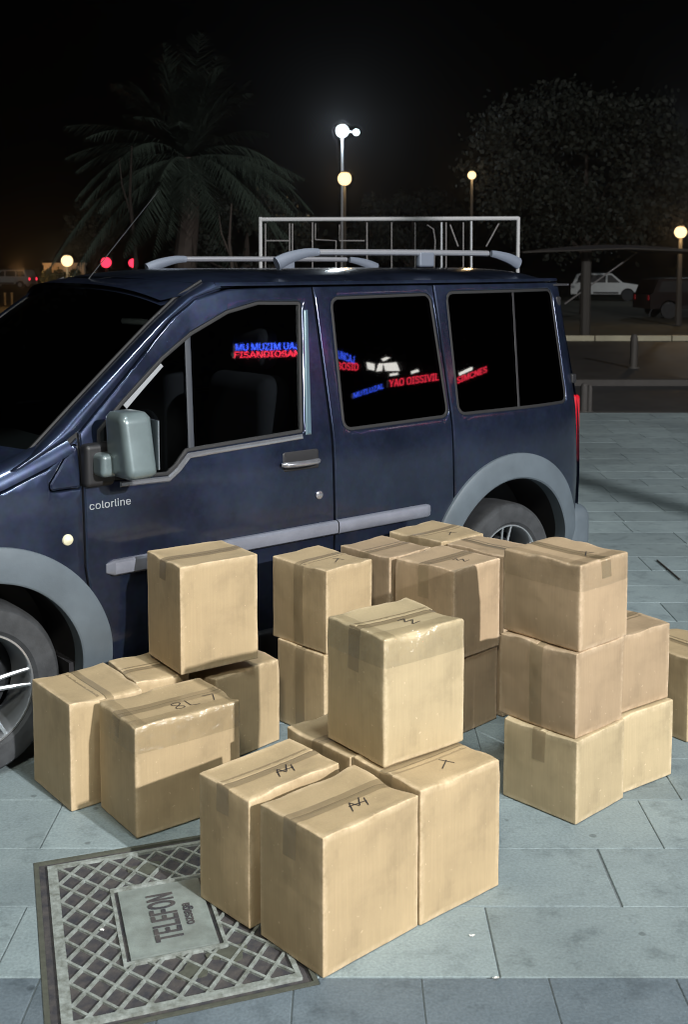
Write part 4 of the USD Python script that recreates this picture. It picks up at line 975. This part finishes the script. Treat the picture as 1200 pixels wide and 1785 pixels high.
for i, r_ in enumerate(rods):
    pts = [rel(*q) for q in r_]
    obj('rod', tube(pts, 0.0075 if i not in (11, 15) else 0.011, 6), 'thin_steel' if i not in (11, 15) else 'pole_paint', fr_)

# palm
def palm(base, crown_z, r_, label, seed, nf=90):
    rr_ = random.Random(seed); t = thing('palm_tree', label, 'palm', (base[0], base[1], -0.15))
    Hc = crown_z + 0.15
    pts = [(0.05 * math.sin(k * 1.3), 0, Hc * k / 8) for k in range(9)]
    obj('trunk', tube(pts, np.linspace(0.26, 0.2, 9), 10), 'bark', t)
    for i in range(nf):
        az = 2 * math.pi * (i * 0.618) ; el = math.radians(rr_.uniform(-25, 82)); L = r_ * rr_.uniform(0.75, 1.1)
        d = np.array([math.cos(az) * math.cos(el), math.sin(az) * math.cos(el), math.sin(el)]); droop = rr_.uniform(0.3, 0.85)
        s = np.linspace(0, 1, 12); sp = d * (L * s)[:, None]; sp[:, 2] -= droop * L * s ** 2.2 * math.cos(el); sp[:, 2] += Hc
        tv = np.gradient(sp, axis=0); tv /= np.linalg.norm(tv, axis=1, keepdims=True)
        sd = np.cross(tv, [0, 0, 1]); sd /= np.linalg.norm(sd, axis=1, keepdims=True) + 1e-6
        V, Fc = [], []
        for k in np.arange(2, 58):
            f_ = k / 58; p = np.array([np.interp(f_, s, sp[:, c]) for c in range(3)]); tt_ = np.array([np.interp(f_, s, tv[:, c]) for c in range(3)]); ss = np.array([np.interp(f_, s, sd[:, c]) for c in range(3)])
            ll = L * 0.26 * math.sin(math.pi * min(1, 0.12 + f_ * 0.9)) ** 0.6
            for sg in (-1, 1):
                dv = tt_ * 0.75 + ss * sg * 0.8 + np.array([0, 0, -0.42 + rr_.uniform(-.25, .25)]); dv /= np.linalg.norm(dv)
                w_ = np.cross(dv, [0, 0, 1.0]); w_ /= np.linalg.norm(w_) + 1e-6; w_ *= 0.016
                n0 = len(V); V += [p - w_, p + w_, p + dv * ll]; Fc.append((n0, n0 + 1, n0 + 2))
        m = trimesh.Trimesh(np.array(V), Fc, process=False)
        fr2 = obj('frond', m, 'palm_leaf', t, smooth=False)
    return t
pc = at_depth(325, 285, 24); palm((pc[0], pc[1]), pc[2] + .1, 2.75, 'large palm with drooping fronds in the dark behind the van', 4)
def leafy_tree(base, z0, z1, rx, ry, label, seed, nleaf=9000, trunk_r=0.16, name='tree', lean=0.0, leaf=0.10, mat='leaf', flat=False):
    r_ = np.random.default_rng(seed); t = thing(name, label, 'tree', (base[0], base[1], -0.15))
    zc, hz = (z0 + z1) / 2 + .15, (z1 - z0) / 2
    obj('trunk', tube([(0, 0, 0), (lean * .4, 0, z0 * .6), (lean, 0, zc - hz * .3), (lean, 0.1, zc + hz * .2)], [trunk_r * 1.25, trunk_r, trunk_r * .7, trunk_r * .3], 9), 'bark', t)
    for k in range(6):
        a_ = k * 1.05; q0 = np.array([lean, 0, z0 + .1]); q1 = q0 + np.array([rx * .65 * math.cos(a_), ry * .65 * math.sin(a_), hz * (0.7 + .4 * math.sin(k * 2.1))])
        obj('limb', tube([q0, (q0 + q1) / 2 + np.array([0, 0, hz * .15]), q1], [trunk_r * .5, trunk_r * .3, trunk_r * .1], 6), 'bark', t)
    # leaf clumps on an uneven shell
    nc = max(30, nleaf // 70); dirs = r_.normal(size=(nc, 3)); dirs /= np.linalg.norm(dirs, axis=1, keepdims=True)
    rad = (0.55 + 0.45 * r_.random(nc) ** 0.5) * (0.85 + 0.3 * meshkit.fbm(dirs * 2.2 + seed, 3, seed))
    cen = dirs * rad[:, None] * np.array([rx, ry, hz]) + np.array([lean, 0, zc])
    idx = r_.integers(0, nc, nleaf); p = cen[idx] + r_.normal(size=(nleaf, 3)) * np.array([rx, ry, hz]) * 0.085
    a1 = r_.normal(size=(nleaf, 3)); a1 /= np.linalg.norm(a1, axis=1, keepdims=True); a2 = np.cross(a1, r_.normal(size=(nleaf, 3))); a2 /= np.linalg.norm(a2, axis=1, keepdims=True)
    sz = leaf * (0.6 + 0.8 * r_.random((nleaf, 1)))
    V = np.stack([p - a1 * sz * .5, p + a2 * sz * .32, p + a1 * sz * .5, p - a2 * sz * .32], 1).reshape(-1, 3)
    f = np.arange(nleaf)[:, None] * 4; Fc = np.vstack([f + [0, 1, 2], f + [0, 2, 3]])
    obj('crown', trimesh.Trimesh(V, Fc, process=False), mat, t, smooth=False)
    return t
tb_ = at_depth(1021, 430, 44); leafy_tree((tb_[0], 44.0), 2.1, 8.4, 4.5, 3.2, 'broad round-headed tree with a dense dim crown at the right', 2, 14000, leaf=0.2)
tb_ = at_depth(720, 430, 60); leafy_tree((tb_[0], 60.0), 1.5, 5.6, 3.4, 2.5, 'dark low tree behind the white frame, between the two warm lamps', 5, 5000, leaf=0.2)
tb_ = at_depth(430, 430, 38); leafy_tree((tb_[0], 38.0), 0.8, 4.2, 2.3, 2.0, 'shadowy bush-like tree right of the palm trunk', 6, 5000, leaf=0.16)
tb_ = at_depth(165, 430, 62); leafy_tree((tb_[0], 62.0), 1.8, 5.2, 1.6, 1.6, 'thin dark tree left of the palm, over the red lights', 8, 3000, leaf=0.14)
for px_, lb, tp in ((228, 'slender bare trunk lit faintly left of the palm', 255), (402, 'slender pale trunk right of the palm, near the roof rail', 355)):
    q = at_depth(px_, tp, 22); t = thing('bare_trunk', lb, 'tree', (q[0], 22.0, -.15))
    obj('trunk', tube([(0, 0, 0), (0.06, 0, q[2] * .5), (-.03, 0, q[2] * .8), (0.02, 0, q[2] + .15)], [.05, .04, .03, .012], 7), 'bark', t)
    obj('branch', tube([(0.0, 0, q[2] * .7), (-.18, 0, q[2] * .86), (-.22, 0, q[2] * .98)], [.02, .015, .006], 6), 'bark', t)

# canopy with post at right
cpst = on_ground(1020, 592, -.13)
cn = thing('canopy', 'dark flat sunshade canopy on a thick post with a slanting stay, right of the van', 'canopy', (cpst[0], cpst[1], -.13))
crel = lambda px_, py_: at_depth(px_, py_, cpst[1]) - np.array([cpst[0], cpst[1], -.13])
obj('post', tube([(0, 0, 0), (0, 0, crel(1020, 440)[2])], 0.13, 10), 'dark_pole', cn)
x0, x1, zt = crel(895, 432)[0], crel(1235, 432)[0], crel(1000, 430)[2]
P = np.zeros((20, 9, 3))
for i, s in enumerate(np.linspace(0, 1, 20)):
    for j, q_ in enumerate(np.linspace(-1, 1, 9)): P[i, j] = (x0 + (x1 - x0) * s, q_ * 1.6, zt + 0.20 * math.sin(math.pi * s) * (1 - .5 * q_ * q_) - 0.16)
cv = grid_mesh(P); 
if cv.face_normals[:, 2].sum() < 0: cv.invert()
cb = cv.copy(); cb.apply_translation((0, 0, -.03)); cb.invert(); obj('cloth', cat(cv, cb), 'canopy_cloth', cn, smooth=60)
obj('edge_rail', tube([(x0, -1.6, zt - .16), (x0 + (x1 - x0) * .5, -1.62, zt - .07), (x1, -1.6, zt - .16)], 0.02, 6), 'dark_pole', cn)
obj('stay', tube([crel(985, 530), crel(1110, 441)], 0.02, 6), 'thin_steel', cn)

# vehicles in the distance
def far_car(name, label, loc, rz, mat, length=3.9, tail=False):
    t = thing(name, label, 'car', loc, rz); L, Wd = length, 1.6
    side = Polygon([(-L / 2, .35), (-L / 2, .86), (-L / 2 + .10, .92), (-L / 2 + .28, 1.38), (-L / 2 + .5, 1.43), (L * .08, 1.43), (L * .24, .95), (L * .45, .84), (L / 2, .72), (L / 2, .34)])
    for cx in (-L * .31, L * .31): side = side.difference(Point(cx, .30).buffer(.36))
    wins = [Polygon([(-L / 2 + .30, .95), (-L / 2 + .42, 1.33), (-L * .24, 1.35), (-L * .24, .95)]), Polygon([(-L * .215, .95), (-L * .215, 1.35), (-L * .005, 1.35), (-L * .005, .95)]), Polygon([(L * .02, .95), (L * .02, 1.35), (L * .075, 1.35), (L * .20, .95)])]
    core = side
    for w_ in wins: core = core.difference(w_)
    rot = trimesh.transformations.rotation_matrix(math.pi / 2, [1, 0, 0])
    b0 = trimesh.creation.extrude_polygon(core, 0.05, engine='earcut'); b0.apply_transform(rot); b1 = b0.copy(); b0.apply_translation((0, -Wd / 2 + .05, 0)); b1.apply_translation((0, Wd / 2, 0))
    top = np.array([(-L / 2, .35), (-L / 2, .86), (-L / 2 + .10, .92), (-L / 2 + .28, 1.38), (-L / 2 + .5, 1.43), (L * .08, 1.43), (L * .24, .95), (L * .45, .84), (L / 2, .72), (L / 2, .34)])
    P = np.zeros((len(top), 2, 3)); P[:, 0] = np.c_[top[:, 0], np.full(len(top), -Wd / 2 + .02), top[:, 1]]; P[:, 1] = np.c_[top[:, 0], np.full(len(top), Wd / 2 - .02), top[:, 1]]
    sk = grid_mesh(P)
    if sk.face_normals[:, 2].sum() < 0: sk.invert()
    body = obj('body', cat(b0, b1, sk), mat, t, smooth=False)
    for w_ in wins:
        for s in (-1, 1):
            g_ = trimesh.creation.extrude_polygon(w_.buffer(.005), 0.015, engine='earcut'); g_.apply_transform(rot); g_.apply_translation((0, s * (Wd / 2 - .02) + .008, 0)); obj('window', g_, 'black_trim', t, smooth=False)
    obj('sill_trim', bx(L * .36, Wd + .02, .09, (0, 0, .42)), 'black_trim', t)
    for cx in (-L * .31, L * .31):
        for s in (-1, 1):
            wv_ = lathe([(0, .09), (.2, .09), (.29, .05), (.30, -.08), (0, -.08)], 'y', 24); wv_.apply_translation((cx, s * (Wd / 2 - .1), .30)); wo = obj('wheel', wv_, 'tyre', t)
            hb = lathe([(0, .1), (.16, .098), (.18, .08)], 'y', 20); hb.apply_translation((cx, s * (Wd / 2 - .1), .30)); obj('hub', hb, 'pole_paint', wo)
    for s in (-1, 1):
        obj('headlight', rounded_box(.08, .3, .14, .03, (L / 2 - .01, s * .55, .64)), 'head_lens', t)
        obj('tail_light', rounded_box(.06, .16, .2, .03, (-L / 2, s * .62, .74)), 'lamp_red' if tail else 'tail_lens', t)
    return t
q = on_ground(1056, 524, -.18); far_car('parked_car', 'white hatchback parked side-on beyond the dark lane, partly behind a post', (q[0], q[1], -.18), math.radians(-12), 'white_paint', 3.6)
sphere_light('car_park_lamp', (q[0] + 3.5, q[1] - 5, 7.0), 120, 0.2, (.85, .95, 1.0))
q = on_ground(1190, 556, -.18); far_car('parked_car', 'dark red car barely visible in the gloom at the right edge', (q[0] + .6, q[1] + 1.0, -.18), math.radians(8), 'dark_red_paint', 3.8)
q = on_ground(18, 503, -.18); far_car('parked_car', 'pale car with a glowing tail light at the far left edge', (q[0], q[1], -.18), math.radians(170), 'white_paint', 3.8, True)
# bollards
for px_, py_, hh, rr_, mt, lb in ((1018, 720, 0.36, 0.045, 'kerb_stone', 'short pale bollard beside the tail light of the van'), (1028, 720, 0.34, 0.03, 'kerb_stone', 'thin grey bollard right of the short pale one'), (1105, 642, 0.62, 0.07, 'dark_pole', 'dark bollard standing in the lane against the painted kerb')):
    q = on_ground(px_, py_, -.02 if py_ > 700 else -.12); t = thing('bollard', lb, 'bollard', (q[0], q[1], q[2]))
    obj('shaft', tube([(0, 0, 0), (0, 0, hh * .9), (0, 0, hh)], [rr_, rr_, rr_ * .6], 12), mt, t); obj('base_ring', lathe([(0, .03), (rr_ * 1.5, .03), (rr_ * 1.6, 0)], 'z', 16), 'dark_pole', t)
for px_, lb in ((9, 'thin pale post on the orange-lit ground, at the very left edge'), (21, 'thin pale post on the orange-lit ground, right of its twin')):
    q = on_ground(px_, 532, -.18); t = thing('thin_post', lb, 'post', (q[0], q[1], -.18)); obj('shaft', tube([(0, 0, 0), (0, 0, .55)], .05, 8), 'kerb_paint', t); obj('cap', rounded_box(.12, .12, .05, .02, (0, 0, .56)), 'kerb_paint', t)
# low plastered wall with shrubs, left
q0, q1 = at_depth(78, 470, 52), at_depth(148, 470, 52)
obj('garden_wall', cat(bx(q1[0] - q0[0], .3, 1.9, ((q0[0] + q1[0]) / 2, 52, .75)), bx(q1[0] - q0[0] + .1, .4, .1, ((q0[0] + q1[0]) / 2, 52, 1.75))), 'plaster', label='low plastered wall lit by the pale yellow lamp at the left', category='wall')
rs = np.random.default_rng(11)
for k, px_ in enumerate((84, 103, 132)):
    q = at_depth(px_, 480, 50.5); n_ = 900; d_ = rs.normal(size=(n_, 3)); d_ /= np.linalg.norm(d_, axis=1, keepdims=True); p = d_ * (.5 + .5 * rs.random((n_, 1))) * np.array([.36, .3, .55]) + np.array([0, 0, 1.2])
    a1 = rs.normal(size=(n_, 3)) * .05; a2 = rs.normal(size=(n_, 3)) * .05; V = np.stack([p - a1, p + a2, p + a1], 1).reshape(-1, 3)
    t = thing('shrub', ('small dark shrub at the left end of the plastered wall', 'upright shrub in front of the middle of the plastered wall', 'shrub right under the pale yellow lamp')[k], 'shrub', (q[0], 50.5, -.18))
    obj('foliage', trimesh.Trimesh(V, np.arange(3 * n_).reshape(-1, 3), process=False), 'shrub', t, smooth=False); obj('stem', tube([(0, 0, 0), (0, 0, .9)], .03, 6), 'bark', t)

# lamp post standing to the right of the picture: its long shadow crosses the paving behind the cartons
t = thing('street_lamp', 'tall unlit lamp post to the right of the plaza, its shadow lying across the paving', 'street lamp', (6.2, 0.5, 0))
obj('pole', tube([(0, 0, 0), (0, 0, 3), (0, 0, 7.5)], [0.11, 0.09, 0.06], 12), 'dark_pole', t)
obj('arm', tube([(0, 0, 7.4), (0.5, 0, 7.7), (1.1, 0, 7.75)], 0.04, 8), 'dark_pole', t)
obj('lamp_head', rounded_box(0.6, 0.25, 0.12, 0.04, (1.35, 0, 7.75)), 'dark_pole', t)

# night air
hz = UsdGeom.Mesh(usdkit.mesh(stage, '/World/haze', bx(260, 200, 26, (0, 80, 11.5)), None, smooth=False))
MAT['air'] = usdkit.material(stage, '/World/Looks/air', {'v': ('principled_volume', {'color': (0.9, 0.92, 1.0), 'density': 0.0008, 'anisotropy': 0.88})}, [], volume='v.volume')
UsdShade.MaterialBindingAPI.Apply(hz.GetPrim()).Bind(MAT['air'])
data(hz.GetPrim(), kind='stuff', label='thin night haze glowing round the lamps', category='haze')

# litter
r5 = random.Random(21)
for (px_, py_, sz_, lb) in ((824, 1632, .011, 'small white paper scrap right of the foremost carton'), (866, 1706, .011, 'white scrap of tape on the slab joint at the lower right'), (178, 1622, .008, 'tiny white scrap in the left rim of the manhole cover')):
    q = on_ground(px_, py_, 0.002); t = thing('paper_scrap', lb, 'litter', q)
    ang = np.linspace(0, 2 * np.pi, 9, endpoint=False); pts = np.array([(sz_ * r5.uniform(.4, 1.2) * math.cos(a_), sz_ * .6 * r5.uniform(.4, 1.2) * math.sin(a_), .001 + r5.uniform(0, .006)) for a_ in ang])
    v = np.vstack([[0, 0, .004], pts]); f = np.array([(0, k + 1, (k + 1) % 9 + 1) for k in range(9)]); m = trimesh.Trimesh(np.vstack([v, v - [0, 0, .0008]]), np.vstack([f, f[:, ::-1] + 10]), process=False)
    obj('paper', m, 'litter_white', t, smooth=False)
q0, q1 = on_ground(1146, 978), on_ground(1186, 1012)
t = thing('thin_stick', 'thin dark stick lying on the paving right of the three-high stack', 'stick', q0)
obj('stick', tube([np.array([0, 0, .006]), (q1 - q0) * .5 + [0, 0, .007], (q1 - q0) + [0, 0, .006]], .005, 6), 'dark_pole', t)
